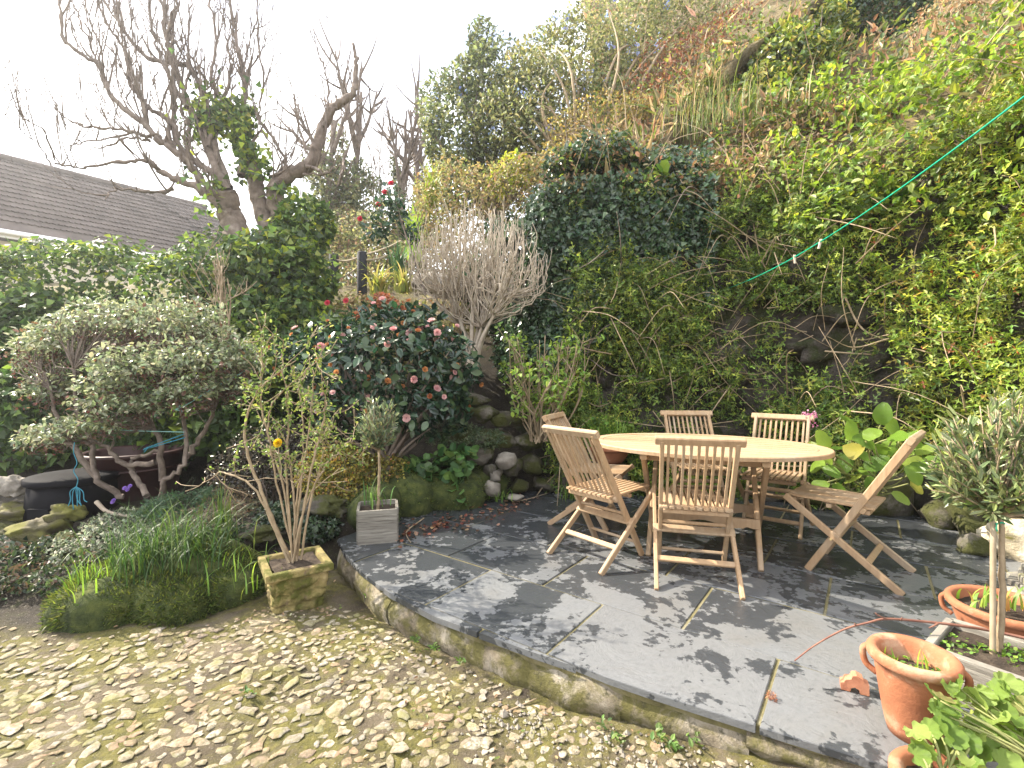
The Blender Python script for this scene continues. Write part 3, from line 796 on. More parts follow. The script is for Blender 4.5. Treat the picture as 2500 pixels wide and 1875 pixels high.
# ---- oval table
TA, TB, TH = .80, .55, .735
table = thing('oval_table', 'oval slatted teak table on crossed folding legs', 'table', (1.37, 3.47, 0), math.radians(-22))
n = 64; ang = np.linspace(0, 2 * math.pi, n, endpoint=False); mb = MB(); v = []
for (k, z) in ((.0, -.028), (0, -.006), (.006, 0), (.085, 0), (.085, -.028)):
    v.append(np.c_[(TA - k) * np.cos(ang), (TB - k) * np.sin(ang), np.full(n, TH + z)])
f = [(r * n + i, r * n + (i + 1) % n, ((r + 1) % 5) * n + (i + 1) % n, ((r + 1) % 5) * n + i) for r in range(5) for i in range(n)]
mb.raw(np.vstack(v), f); mb.put('rim', M_TEAK, table, local=True)
bw = .0985; ell = np.c_[(TA - .088) * np.cos(ang), (TB - .088) * np.sin(ang)]
for k in range(-5, 5):
    y0, y1 = k * bw + .003, (k + 1) * bw - .003
    q = clip([np.array(p) for p in ((-1, y0), (1, y0), (1, y1), (-1, y1))], ell)
    if len(q) > 2:
        vv, ff = prism(q, TH - .024, TH - .001, .002); put('plank', vv, ff, M_TEAK, table, local=True)
for s in (-1, 1):
    mb = MB(); x = s * .36
    mb.bar((x, -.46, TH - .05), (x, .46, TH - .05), .05, .035); mb.put('crosspiece', M_TEAK, table, local=True)
    for q, xx in ((-1, x - .02 * s), (1, x + .02 * s)):
        mb = MB(); mb.bar((xx, q * .36, 0), (xx, -q * .30, TH - .06), .032, .055, (0, 1, .5)); mb.put('leg', M_TEAK, table, local=True)
for y, z in ((-.20, TH - .085), (.20, TH - .085)):
    mb = MB(); mb.bar((-.40, y, z), (.40, y, z), .022, .055); mb.put('apron', M_TEAK, table, local=True)
# wavy stretcher shelf between the legs
xs_ = np.linspace(-.35, .35, 20); top = .275 + 0 * xs_; bot = .205 + .035 * np.cos(xs_ / .37 * math.pi * 1.0) ** 2 - .02 * (np.abs(xs_) > .30)
for y in (-.185, .185):
    v = np.vstack([np.c_[xs_, np.full(20, y - .011), top], np.c_[xs_, np.full(20, y - .011), bot], np.c_[xs_, np.full(20, y + .011), top], np.c_[xs_, np.full(20, y + .011), bot]]); f = []
    for i in range(19):
        f += [(i, 20 + i, 21 + i, 1 + i), (40 + i, 41 + i, 61 + i, 60 + i), (i, i + 1, 41 + i, 40 + i), (20 + i, 60 + i, 61 + i, 21 + i)]
    f += [(0, 40, 60, 20), (19, 39, 79, 59)]
    put('stretcher', v, f, M_TEAK, table, local=True)

# ================================================================== POTS AND PLANTERS
M_TERRA = surf('terracotta', [(.25, (.22, .075, .036)), (.5, (.31, .118, .056)), (.75, (.37, .17, .095))], 6, .88, 60, .35, .008, over=[((.40, .25, .16), 6, .60), ((.20, .075, .04), 9, .66)])
M_TSTONE = surf('lichened_cast_stone', [(.28, (.13, .105, .040)), (.46, (.25, .20, .075)), (.62, (.35, .275, .12)), (.8, (.38, .29, .18))], 6, .95, 60, .9, .02, over=[((.105, .105, .022), 8, .52), ((.16, .11, .075), 11, .64)])
def grey_wood():
    m, t, b, _ = _nodes('silvered_wood')
    v = coord(t, 'Object', (3, 3, 45))
    c = ramp(t, noise(t, v, 1.5, 8, .68, .5), [(.25, (.035, .030, .025)), (.40, (.14, .125, .105)), (.6, (.26, .24, .205)), (.8, (.36, .335, .295))])
    t.links.new(c, b.inputs['Base Color']); b.inputs['Roughness'].default_value = .85
    bump(t, b, noise(t, v, 1.5, 8, .7), .7, .01); return m
M_GREY = grey_wood()
LF = leafmat('soft_leaf', .48, .38); LG = leafmat('glossy_leaf', .25, .25, .6); LB = leafmat('thin_blade', .5, .42); LP = leafmat('petal', .6, .45, .2)
M_BARK = surf('grey_brown_bark', [(.3, (.10, .075, .06)), (.55, (.21, .165, .135)), (.8, (.34, .285, .245))], 9, .92, 40, .8, .02)
M_TWIG = surf('tan_stem', [(.3, (.20, .145, .085)), (.6, (.34, .26, .17)), (.85, (.42, .34, .25))], 14, .8, 60, .4, .005)
M_PALE = surf('pale_stem', [(.3, (.30, .245, .185)), (.6, (.46, .39, .31)), (.85, (.56, .50, .42))], 14, .85, 60, .4, .005)
M_MOSS = surf('moss', [(.3, (.020, .030, .008)), (.5, (.05, .065, .015)), (.75, (.115, .125, .03))], 14, .98, 90, .9, .02)
M_STONE = surf('garden_stone', [(.3, (.055, .046, .036)), (.5, (.105, .092, .074)), (.75, (.20, .18, .15))], 6, .94, 34, .9, .03, over=[((.055, .058, .014), 5, .47)])
M_BARE = surf('bare_stone', [(.3, (.13, .112, .092)), (.5, (.22, .195, .165)), (.75, (.34, .31, .265))], 7, .9, 30, .7, .02)

def soil_disc(parent, c, r, name='soil', ry=None):
    nr, ns = 6, 24; v = [(c[0], c[1], c[2])]
    for i in range(1, nr + 1):
        for k in range(ns):
            a = 2 * math.pi * k / ns; v.append((c[0] + r * i / nr * math.cos(a), c[1] + (ry or r) * i / nr * math.sin(a), c[2]))
    v = np.array(v); v[:, 2] += .008 * fbm(v, 40, 5)
    f = [(0, 1 + k, 1 + (k + 1) % ns) for k in range(ns)] + [(1 + i * ns + k, 1 + (i + 1) * ns + k, 1 + (i + 1) * ns + (k + 1) % ns, 1 + i * ns + (k + 1) % ns) for i in range(nr - 1) for k in range(ns)]
    return put(name, v, f, M_SOIL, parent, True)

# ---- cast stone planter at the foot of the patio
PC = np.array([-1.335, 2.975, float(gz(-1.33, 2.97)) - .01]); pr = math.radians(34)
planter = thing('stone_planter', 'square lichened cast stone planter on the cobbles beside the patio edge', 'planter', PC, pr)
H_ = .235; n = 40; V = []; q = np.linspace(-1, 1, 21)[:-1]
per = [(a, -1) for a in q] + [(1, a) for a in q] + [(-a, 1) for a in q] + [(-1, -a) for a in q]; per = np.array(per, float)
ncol = len(per); lv = np.linspace(0, 1, 22)
for h in lv:
    hw = .128 + .030 * h; rows_ = 3.4; P = np.c_[per * hw, np.full(ncol, h * H_)]
    rr = h * rows_ + .32 * fbm(P, 14, 31, 2); row = np.floor(rr); fr = rr - row
    ang_ = np.arange(ncol) / ncol * 4 * 2.3 + (row % 2) * .5 + .25 * fbm(P, 11, 37, 2); fc = (ang_ % 1.0)
    j = np.minimum(np.minimum(fc, 1 - fc) * 6, np.minimum(fr, 1 - fr) * 4.5); j = np.clip(j, 0, 1) ** .6
    dsp = -.016 + .026 * j + .012 * fbm(P, 26, 8) * j
    nrmv = nrm(np.sign(per) * np.abs(per) ** 6); P[:, :2] += nrmv * dsp[:, None]
    V.append(P)
V = np.vstack(V); f = [(r * ncol + i, r * ncol + (i + 1) % ncol, (r + 1) * ncol + (i + 1) % ncol, (r + 1) * ncol + i) for r in range(len(lv) - 1) for i in range(ncol)]
put('body', V, f, M_TSTONE, planter, True, local=True)
mb = MB(); z0, z1 = H_ - .002, H_ + .042; v = []
for hw, z in ((.158, z0), (.180, z0), (.185, z0 + .006), (.185, z1 - .006), (.180, z1), (.148, z1), (.144, z1 - .005), (.134, z1 - .06)):
    for (a, b2) in ((-1, -1), (1, -1), (1, 1), (-1, 1)): v.append((a * hw, b2 * hw, z))
mb.raw(v, [(r * 4 + i, r * 4 + (i + 1) % 4, (r + 1) * 4 + (i + 1) % 4, (r + 1) * 4 + i) for r in range(7) for i in range(4)]); mb.put('rim', M_TSTONE, planter, local=True)
xs_ = np.linspace(-.132, .132, 14); X, Y = np.meshgrid(xs_, xs_); P = np.stack([X, Y, np.full(X.shape, z1 - .022)], -1); P[..., 2] += .010 * fbm(P, 30, 2) + .012 * np.exp(-(X ** 2 + Y ** 2) / .01)
i = np.arange(13)[:, None] * 14 + np.arange(13)[None]; put('soil', P.reshape(-1, 3), np.stack([i, i + 1, i + 15, i + 14], -1).reshape(-1, 4), M_SOIL, planter, True, local=True)

# ---- silvered wooden cube planter
bx = np.array([-1.01, 3.64, 0.0]); box = thing('wooden_planter', 'silvered square wooden box planter on the slate by the moss bank', 'planter', bx, math.radians(14.7))
hw, hh, tk = .138, .245, .020
for k in range(3):
    z = hh * (k + .5) / 3
    for (p0, p1, upv) in (((-hw, -hw, z), (hw, -hw, z), (0, 0, 1)), ((hw, hw, z), (-hw, hw, z), (0, 0, 1)), ((hw - tk * .0, -hw + tk, z), (hw, hw - tk, z), (0, 0, 1)), ((-hw, hw - tk, z), (-hw, -hw + tk, z), (0, 0, 1))):
        m_ = MB(); m_.bar(p0, p1, tk, hh / 3 - .002, upv, .06); m_.put('board', M_GREY, box, local=True)
mb = MB(); mb.box((0, 0, hh - .05), (2 * hw - .02, 2 * hw - .02, .03)); mb.put('soil', M_SOIL, box, local=True)

# ---- terracotta pots
def pot(name, label, c, R0, R1, Hh, handles=False, tilt=(0, 0), wall=.016, sy=1.0, bulge=0.0, soil=.05, rz=0.0):
    t = thing(name, label, 'pot', c, rz, 'terracotta pots')
    pr_ = [(0.02, 0)]
    for k in range(9):
        h = k / 8; pr_.append((R0 + (R1 - R0) * h ** .8 + bulge * math.sin(math.pi * h), h * (Hh - .035)))
    pr_ += [(R1 + .012, Hh - .036), (R1 + .019, Hh - .028), (R1 + .019, Hh - .010), (R1 + .012, Hh), (R1 - .004, Hh), (R1 - wall, Hh - .010), (R1 - wall - .004, Hh - .06), (R0 + .6 * (R1 - R0) - wall, Hh * .45)]
    mb = MB(); mb.lathe(pr_, 40); v = np.concatenate(mb.v); v[:, 1] *= sy; put('body', v, mb.f, M_TERRA, t, True, local=True)
    if handles:
        for s in (-1, 1):
            p = spline([(s * (R1 + .010), 0, Hh - .018), (s * (R1 + .028), 0, Hh - .040), (s * (R1 + .020), 0, Hh - .085), (s * (R1 - .012), 0, Hh - .11)], 6)
            m_ = MB(); m_.tube(p, .011, 8); m_.put('handle', M_TERRA, t, True, local=True)
    q = soil_disc(None, (0, 0, Hh - soil), R1 - wall - .001); q.parent = t; q.scale = (1, sy, 1)
    return t
big = pot('terracotta_pot', 'tall terracotta pot with lug handles and green shoots on the slate', (1.378, 1.66, .001), .072, .112, .280, True, rz=math.radians(140), soil=.075)
bowl = pot('terracotta_pot', 'wide low terracotta pot behind the olive trough', (2.28, 2.24, .001), .14, .19, .17, True, rz=math.radians(135), soil=.05)
gpot = pot('terracotta_pot', 'small terracotta pot of pale green geranium at the lower edge of the view', (1.20, 1.33, -.07), .075, .112, .19, rz=0, soil=.035)
gpot2 = pot('terracotta_pot', 'terracotta pot in the corner, half hidden under geranium leaves', (1.515, 1.27, .001), .07, .105, .13, soil=.03)
bpot = pot('terracotta_pot', 'terracotta bowl of grass behind the table, against the bank', (1.0, 4.98, .32), .13, .215, .17, soil=.03)
# block the far bowl stands on
M_SLT = surf('layered_slate', [(.3, (.09, .08, .065)), (.5, (.20, .185, .16)), (.7, (.31, .29, .25))], 3, .85, 8, .6, .02, scale=(1, 6, 6), over=[((.16, .15, .05), 3, .62)])
for k, (c, r) in enumerate((((1.0, 5.02, .16), (.30, .20, .17)), ((.62, 5.06, .10), (.20, .17, .16)), ((1.38, 5.08, .08), (.22, .15, .13)))):
    v, f = lump(c, r, 300 + k, 2, .3); o = put('boulder', v, f, M_STONE, None, True)
    tag(o, ['rough mossy boulder under the terracotta bowl of grass', 'mossy boulder just left of the grass bowl', 'low boulder just right of the grass bowl'][k], 'rock', 'boulders at the foot of the rock wall')

# ---- weathered trough with the standard olive
a0, a1 = np.array([1.62, 1.885]), np.array([1.89, 2.085]); sh = nrm(a1 - a0); lg = np.array([sh[1], -sh[0]]); Ls, Ll, Ht = .34, .80, .185
tc = a0 + sh * Ls / 2 + lg * Ll / 2
trough = thing('wooden_trough', 'long weathered wooden trough holding the standard olive tree', 'planter', (tc[0], tc[1], .001), math.atan2(lg[1], lg[0]))
for (p0, p1) in (((-Ll / 2, -Ls / 2), (Ll / 2, -Ls / 2)), ((Ll / 2, -Ls / 2), (Ll / 2, Ls / 2)), ((Ll / 2, Ls / 2), (-Ll / 2, Ls / 2)), ((-Ll / 2, Ls / 2), (-Ll / 2, -Ls / 2))):
    for z in (.045, .135):
        m_ = MB(); m_.bar((*p0, z), (*p1, z), .030, .088, (0, 0, 1), .12); m_.put('board', M_GREY, trough, local=True)
xs_, ys_ = np.linspace(-Ll / 2 + .012, Ll / 2 - .012, 26), np.linspace(-Ls / 2 + .012, Ls / 2 - .012, 12); X, Y = np.meshgrid(xs_, ys_); P = np.stack([X, Y, np.full(X.shape, .150)], -1); P[..., 2] += .012 * fbm(P, 22, 4)
i = np.arange(11)[:, None] * 26 + np.arange(25)[None]; put('soil', P.reshape(-1, 3), np.stack([i, i + 1, i + 27, i + 26], -1).reshape(-1, 4), M_SOIL, trough, True, local=True)

# ---- broken moulded brick on the slate
M_BRICK = surf('red_brick', [(.3, (.34, .13, .07)), (.6, (.47, .21, .12)), (.8, (.50, .27, .17))], 14, .9, 80, .5, .006)
pr2 = [(-.045, 0), (-.016, 0), (-.012, .014), (.0, .020), (.012, .014), (.016, 0), (.045, 0), (.045, .040), (.030, .044), (.026, .058), (.006, .066), (-.008, .062), (-.012, .048), (-.030, .042), (-.036, .030), (-.046, .026)]
v = np.array([(x, y, z) for y in (-.02, .02) for (x, z) in pr2]); m_ = len(pr2); f = [(i, (i + 1) % m_, m_ + (i + 1) % m_, m_ + i) for i in range(m_)]
cp = [(0, 15, 14, 7), (0, 7, 6, 1)]
cap = [(0, 1, 2, 14, 15), (2, 3, 12, 13, 14), (3, 4, 9, 10, 11, 12), (4, 5, 6, 7, 8, 9)]
f += [tuple(q) for q in cap] + [tuple(m_ + i for i in q[::-1]) for q in cap]
o = add('broken_brick', np_mesh('broken_brick', v, f, M_BRICK), None, (1.335, 1.885, .003), (0, 0, math.radians(-28))); tag(o, 'small broken moulded brick lying on the slate near the tall pot', 'brick')
# ================================================================== PLANTS ON THE WALL AND THE HILL
IVY = [(.022, .046, .024), (.035, .066, .032), (.05, .085, .038), (.075, .115, .05)]
JAS = [(.05, .085, .018), (.09, .14, .026), (.15, .195, .036), (.23, .25, .05)]
LIME = [(.10, .165, .025), (.17, .235, .04), (.26, .30, .055), (.30, .24, .06)]
BROWN = [(.16, .10, .05), (.24, .16, .085), (.12, .07, .04), (.30, .22, .13)]
OLIVE = [(.06, .085, .03), (.10, .125, .05), (.15, .175, .08)]

def on_wall(n, s0, s1, t0, t1, mask=None, out=(.02, .22), seed=0, sc=1.3, th=-.2):
    s, t = R.uniform(s0, s1, n * 3), R.uniform(t0, t1, n * 3); P, N = hill(s, t)
    k = fbm(P, sc, 500 + seed, 3) + R.normal(0, .12, len(P)); keep = k > th
    if mask is not None: keep &= mask(P, s, t)
    P, N, k = P[keep][:n], N[keep][:n], k[keep][:n]
    o = R.uniform(out[0], out[1], len(P)) * (1 + 1.3 * np.clip(k, 0, 1.2))
    return P + N * o[:, None], N
def clumps(nc, nper, s0, s1, t0, t1, mask=None, out=(.03, .18), rad=.13, seed=0, sc=1.3, th=-.3):
    """tufts: leaves gathered round many centres on the wall, so that light and shade break up clump by clump"""
    C, N = on_wall(nc, s0, s1, t0, t1, mask, out, seed, sc, th); r = rad * R.uniform(.5, 1.5, len(C)); k = np.repeat(np.arange(len(C)), nper)
    d = rvec(len(k)); d = nrm(d + N[k] * .55 + np.array([0, 0, .15])); P = C[k] + d * (r[k] * R.uniform(.45, 1.1, len(k)))[:, None] + np.array([0, 0, -1]) * (R.random(len(k)) ** 2 * r[k] * .6)[:, None]
    return P, nrm(d + N[k] * .4), k
def px(P): return 1250 + P[:, 0] / np.maximum(P[:, 1], .2) * FPX, HZ - (P[:, 2] - EYE) / np.maximum(P[:, 1], .2) * FPX

def climber(name, label, cat, loc, P, N, size, tpl, cols, mat, grp=None, stems=0, stem_mat=None, **kw):
    t = thing(name, label, cat, loc, 0, grp); foliage('foliage', t, P, N, size, tpl, cols, mat, **kw)
    if stems:
        pol = []
        for _ in range(stems):
            k = R.integers(len(P)); a = P[k] + N[k] * R.uniform(.0, .10); L = R.uniform(.35, 1.1); d = nrm(rvec(1)[0] + N[k] * .2 + np.array([0, 0, R.uniform(-.8, .9)]))
            m = a + d * L * .5 + np.array([0, 0, R.uniform(-.15, .2)]) + N[k] * .06; e = a + d * L + np.array([0, 0, -.1])
            p = spline([a, m, e], 5); pol.append((p, np.linspace(R.uniform(.004, .009), .002, len(p))))
        put_tubes('stems', pol, 4, stem_mat or M_TWIG, t)
    return t
# dark glossy ivy over the left part of the wall and round the nose of the bank
P, N = on_wall(30000, s_of(-.9, 7.2), s_of(2.2, 5.1), .75, 3.95, lambda P, s, t: (t > 1.0 + .9 * ss((s - s_of(.3, 5.4)) / 1.3) * 1.2) | (s < s_of(.4, 5.35)), seed=1, th=-.45)
climber('wall_ivy', 'dark glossy ivy hanging over the left half of the rock wall', 'ivy', (.3, 5.4, 0), P, N, .062, T_IVY, pal(len(P), IVY, [3, 4, 3, 1]), LG, stems=30, stem_mat=M_BARK, up=.15, face=.9, droop=.6)
# jasmine and winter growth over the middle
def bare(P, s, t):
    u, v = px(P); k = ((u - 1850) / 130) ** 2 + ((v - 870) / 130) ** 2; k2 = ((u - 1680) / 150) ** 2 + ((v - 1000) / 70) ** 2
    return (k > 1 + .5 * vn(P, 3, 4)) & (k2 > 1 + .5 * vn(P, 3, 6)) | (R.random(len(P)) < .16)
P, N, kk = clumps(1200, 27, s_of(.55, 5.3), s_of(3.3, 4.5), .05, 3.3, bare, (.02, .20), .13, 2, 1.9, -.22); tone = R.normal(1.12, .38, 2000)[kk][:, None].clip(.45, 1.9)  # tuft tones spread wide to paint in lit tufts and dark gaps
climber('wall_jasmine', 'tangled green climber covering the middle of the rock wall', 'climber', (1.6, 5.2, 0), P, N, .072, T_SPRAY, pal(len(P), JAS, [3, 4, 3, 1.5]) * tone, LF, stems=150, up=.3, face=.7)
# bright bushy climber crowding in from the right
P, N, kk = clumps(620, 34, s_of(3.2, 4.6), s_of(4.2, 1.7), .30, 3.6, lambda P, s, t: px(P)[0] > 2190 + 130 * vn(P, 1.5, 3) - 70 * (P[:, 2] - 1.5), (.03, .20), .16, 3, 1.6, -.4); tone = R.normal(1.1, .25, 2000)[kk][:, None].clip(.6, 1.8)
climber('nandina_climber', 'bright yellow green bushy climber filling the right edge', 'climber', (3.7, 3.6, 0), P, N, .085, T_SPRAY, pal(len(P), JAS[1:] + LIME + [(.30, .10, .04)], [2, 4, 4, 4, 4, 3, 1, .3]) * tone, LF, stems=60, up=.5, face=.6)
P, N, kk = clumps(460, 26, s_of(2.7, 4.9), s_of(4.25, 1.2), 2.7, 5.6, None, (.05, .28), .19, 4, 1.2, -.35); tone = R.normal(1, .25, 2000)[kk][:, None].clip(.5, 1.8)
climber('bramble_bank', 'lime green leafy growth spilling over the wall top above the washing line', 'climber', (3.6, 4.6, 3.3), P, N, .075, T_OVATE, pal(len(P), LIME[:3] + JAS[1:3], [3, 3, 1, 3, 3]) * tone, LF, stems=40, up=.5, face=.6)
P, N, kk = clumps(330, 26, s_of(.25, 5.5), s_of(3.1, 4.7), 3.25, 4.7, None, (.02, .16), .16, 14, 1.2, -.6); tone = R.normal(1, .3, 2000)[kk][:, None].clip(.45, 1.8)
climber('wall_top_scrub', 'dry grass and small leaved scrub along the lip of the rock wall', 'scrub', (1.6, 5.7, 3.4), P, N, .062, T_OVATE, pal(len(P), BROWN[:2] + JAS[:3] + [(.24, .20, .10)], [3, 3, 3, 3, 2, 3]) * tone, LF, stems=90, up=.4, face=.5)
# dead wiry stems in front of the bare rock
wire = thing('dead_vine', 'bare tan vine stems tangled across the open rock above the table', 'vine', (2.2, 5.0, 0))
pol = []
for k in range(120):
    a, N_ = see(R.normal(1830, 210), R.normal(760, 150)); d = nrm(rvec(1)[0] * np.array([1, .25, .8]))
    L = R.uniform(.3, 1.0); a = a + N_ * R.uniform(.04, .25); p = spline([a, a + d * L * .45 + rvec(1)[0] * .10 + N_ * .05, a + d * L + rvec(1)[0] * .12 - np.array([0, 0, .12])], 6); pol.append((p, np.linspace(R.uniform(.003, .007), .0018, len(p))))
for q, r in (([(1620, 945), (1700, 905), (1760, 880), (1800, 850)], .009), ([(1755, 880), (1790, 912), (1840, 920), (1880, 905), (1930, 855), (1990, 830)], .009), ([(1840, 560), (1850, 640), (1880, 700), (1900, 760)], .008), ([(2065, 735), (2110, 810), (2200, 850), (2290, 870)], .010), ([(2020, 865), (2080, 875), (2150, 872)], .009), ([(1960, 480), (1955, 560), (1985, 640)], .008)):
    c = [see(*p_)[0] + see(*p_)[1] * .2 for p_ in q]; p = spline(c, 6); pol.append((p, np.linspace(r, r * .6, len(p))))
put_tubes('stems', pol, 5, M_TWIG, wire)
# grey patches where the render of the wall shows
# ---- shrubs of the bank, each a thing of its own
def shrub(name, label, cat, ells, n, size, tpl, cols, wts, mat, base=None, stem=8, stem_r=.02, stem_mat=None, grp=None, shell=.45, rough=.3, lump_=1.4, flowers=None, seed=0, up=.35, face=.5, droop=.1, jit=.18, spread=.08):
    C = np.array([e[0] for e in ells], float); 
    if base is None: base = np.array([C[:, 0].mean(), C[:, 1].mean(), min(e[0][2] - e[1][2] for e in ells) - .1])
    t = thing(name, label, cat, base, 0, grp)
    P, N = ell_points(ells, n, shell, rough, seed, lump_)
    foliage('foliage', t, P, N, size, tpl, pal(len(P), cols, wts, jit), mat, face=face, up=up, droop=droop)
    if stem:
        tips = P[R.integers(0, len(P), stem * 3)]; pol = stems_to(base, tips, stem_r, .003, .18, 6, spread); put_tubes('stems', pol, 5, stem_mat or M_BARK, t)
    if flowers:
        fc, fn, fs = flowers; k = R.integers(0, len(P), fn); q = P[k] + N[k] * .03
        q = np.repeat(q, 14, 0) + R.normal(0, fs * .8, (fn * 14, 3)) * np.array([1, 1, 1.6]); nn = rvec(len(q))
        foliage('blossom', t, q, nn, fs, T_ROUND, pal(len(q), fc, None, .15), LP)
    return t
def blob(x, y, d, rx, ry=None, rz=None): return (at(x, y, d), (rx, ry or rx * .9, rz or rx))
BLUE = [(.30, .34, .62), (.38, .42, .66), (.24, .27, .50)]
shrub('evergreen_tree', 'dark evergreen tree with pale blue blossom at the left end of the bank', 'tree', [blob(1180, 200, 9.3, .75, .7, .8), blob(1160, 330, 9.2, 1.05, .9, .8), blob(1215, 420, 9.0, .75, .7, .7), blob(1120, 270, 9.4, .7), blob(1175, 110, 9.5, .35, .35, .5), blob(1090, 360, 9.0, .55), blob(1260, 330, 8.8, .8, .7, .9), blob(1130, 440, 8.8, .6, .5, .6)],
      12000, .085, T_OVATE, [(.045, .060, .030), (.085, .105, .045), (.16, .18, .075)], [2, 3, 2.5], LF, at(1200, 530, 9.0), 10, .05, flowers=(BLUE, 14, .05), seed=3, lump_=1.1, rough=.35)
shrub('ceanothus', 'tall pale green ceanothus with dusty blue flower heads against the sky', 'shrub', [blob(1350, 260, 8.6, 1.0, .8, 1.0), blob(1440, 140, 9.4, 1.0, .9, .8), blob(1560, 90, 10.0, 1.1, .9, .8), blob(1310, 360, 8.3, .7, .6, .7), blob(1480, 260, 8.9, .8, .7, .7), blob(1270, 210, 8.9, .7, .6, .7), blob(1230, 300, 8.5, .5), blob(1370, 130, 9.2, .7), blob(1660, 40, 10.2, 1.0, .9, .7)],
      17000, .075, T_OVATE, [(.085, .10, .04), (.155, .165, .065), (.22, .225, .095)], [3, 4, 2], LF, at(1400, 450, 8.0), 14, .04, M_TWIG, flowers=(BLUE, 34, .05), seed=4, lump_=1.3, rough=.4)
shrub('russet_shrub', 'russet brown shrub with lime tips on the upper bank', 'shrub', [blob(1700, 190, 8.6, 1.0, .8, .8), blob(1620, 270, 8.0, .7, .6, .6), blob(1790, 140, 9.0, .8)],
      8500, .06, T_OVATE, [(.12, .055, .03), (.17, .09, .045), (.10, .10, .035), (.25, .25, .06)], [4, 3, 2, 1.2], LF, at(1700, 320, 7.8), 14, .02, M_TWIG, seed=5)
shrub('variegated_shrub', 'glossy yellow and green variegated shrub high on the bank', 'shrub', [blob(1930, 150, 7.4, .72, .6, .62), blob(1880, 230, 7.1, .5, .4, .35), blob(2010, 80, 7.8, .5)],
      5200, .085, T_OVATE, [(.10, .15, .025), (.24, .28, .05), (.42, .38, .11), (.05, .08, .02)], [3, 3, 1.6, 2], LG, at(1930, 290, 6.9), 8, .02, seed=6)
shrub('ivy_mound', 'dark ivy mound at the very top of the bank', 'ivy', [blob(2130, 60, 8.2, .95, .7, .6), blob(2240, 100, 7.9, .7, .6, .5), blob(2050, 10, 9.0, .8)],
      6500, .07, T_IVY, IVY, None, LG, None, 0, seed=7)
shrub('winter_shrub', 'dry tan shrub with bare branches at the top right corner', 'shrub', [blob(2350, 70, 6.6, .75, .6, .5), blob(2440, 30, 6.4, .5)],
      4200, .045, T_OVATE, [(.24, .17, .09), (.32, .25, .14), (.14, .13, .05)], None, LF, at(2350, 190, 6.2), 18, .015, M_TWIG, seed=8)
shrub('brown_thicket', 'thin brown thicket on the skyline of the bank', 'shrub', [blob(1700, 10, 11.5, 1.5, 1, .7), blob(1850, 0, 11.0, 1.2, 1, .7), blob(1600, -60, 12.5, 1.2, 1, .8)],
      5200, .06, T_LANCE, BROWN + [(.08, .09, .03)], None, LF, at(1750, 130, 10.8), 26, .02, M_TWIG, seed=9)
shrub('gold_shrub', 'thin yellowish shrub in the dry grass of the mid bank', 'shrub', [blob(1480, 320, 7.6, .85, .6, .42), blob(1560, 300, 7.6, .5, .5, .4), blob(1390, 390, 7.2, .45, .4, .3)],
      4600, .05, T_OVATE, [(.16, .12, .04), (.22, .19, .06), (.12, .12, .04), (.28, .24, .07)], None, LF, at(1480, 430, 7.2), 14, .012, M_TWIG, seed=10)
shrub('choisya', 'small bright yellow leaved bush at the edge of the ivy', 'shrub', [blob(1255, 400, 7.4, .20, .2, .16), blob(1225, 440, 7.3, .17, .16, .22), blob(1275, 430, 7.3, .12)],
      480, .085, T_OVATE, [(.30, .32, .05), (.40, .40, .08), (.18, .24, .04)], None, LG, None, 4, .01, seed=11)
for k, (x, y, lab) in enumerate(((2210, 490, 'bright round leaved seedling on the wall below the washing line'), (1605, 450, 'round leaved plant growing out of the ivy at the wall top'), (2165, 215, 'large leaved green plant in the bank top above the washing line'))):
    c, N_ = see(x, y); t = thing('wall_plant', lab, 'plant', c, 0, 'broad leaved plants in the wall'); nl = 11
    D = nrm(rvec(nl) + N_ * 1.2 + np.array([0, 0, .3])); P = c + N_ * .10 + R.normal(0, .045, (nl, 3))
    v, f, cc = leaves(P, D, nrm(N_ + rvec(nl) * .5 + [0, 0, .6]), R.uniform(.11, .17, nl), T_ROUND, pal(nl, [(.11, .19, .035), (.17, .26, .05), (.07, .12, .03)]))
    put('leaves', v, f, LG, t, col=cc)
shrub('twiggy_scrub', 'tall straw coloured twiggy scrub behind the bare stemmed shrub', 'shrub', [blob(1110, 470, 7.6, .55, .4, .5), blob(1190, 490, 7.3, .6, .4, .45), blob(1270, 460, 7.3, .55, .4, .4), blob(1070, 540, 7.7, .4, .4, .5), blob(1340, 430, 7.2, .5, .4, .3)],
      5200, .055, T_OVATE, [(.14, .12, .05), (.22, .17, .085), (.12, .14, .045), (.26, .24, .09)], None, LF, np.array([-.7, 7.4, float(gz(-.7, 7.4))]), 26, .012, M_TWIG, seed=101, rough=.4)
shrub('nose_ivy', 'dark ivy on the corner of the bank behind the bare stemmed shrub', 'ivy', [blob(1290, 600, 6.6, .45, .35, .5), blob(1230, 640, 6.7, .45, .35, .45), blob(1160, 690, 6.9, .4, .3, .3), blob(1300, 720, 6.3, .35, .3, .5), blob(1230, 570, 7.0, .4, .35, .3)],
      4200, .065, T_IVY, IVY, None, LG, None, 0, seed=102, up=.2, face=.8, droop=.4)
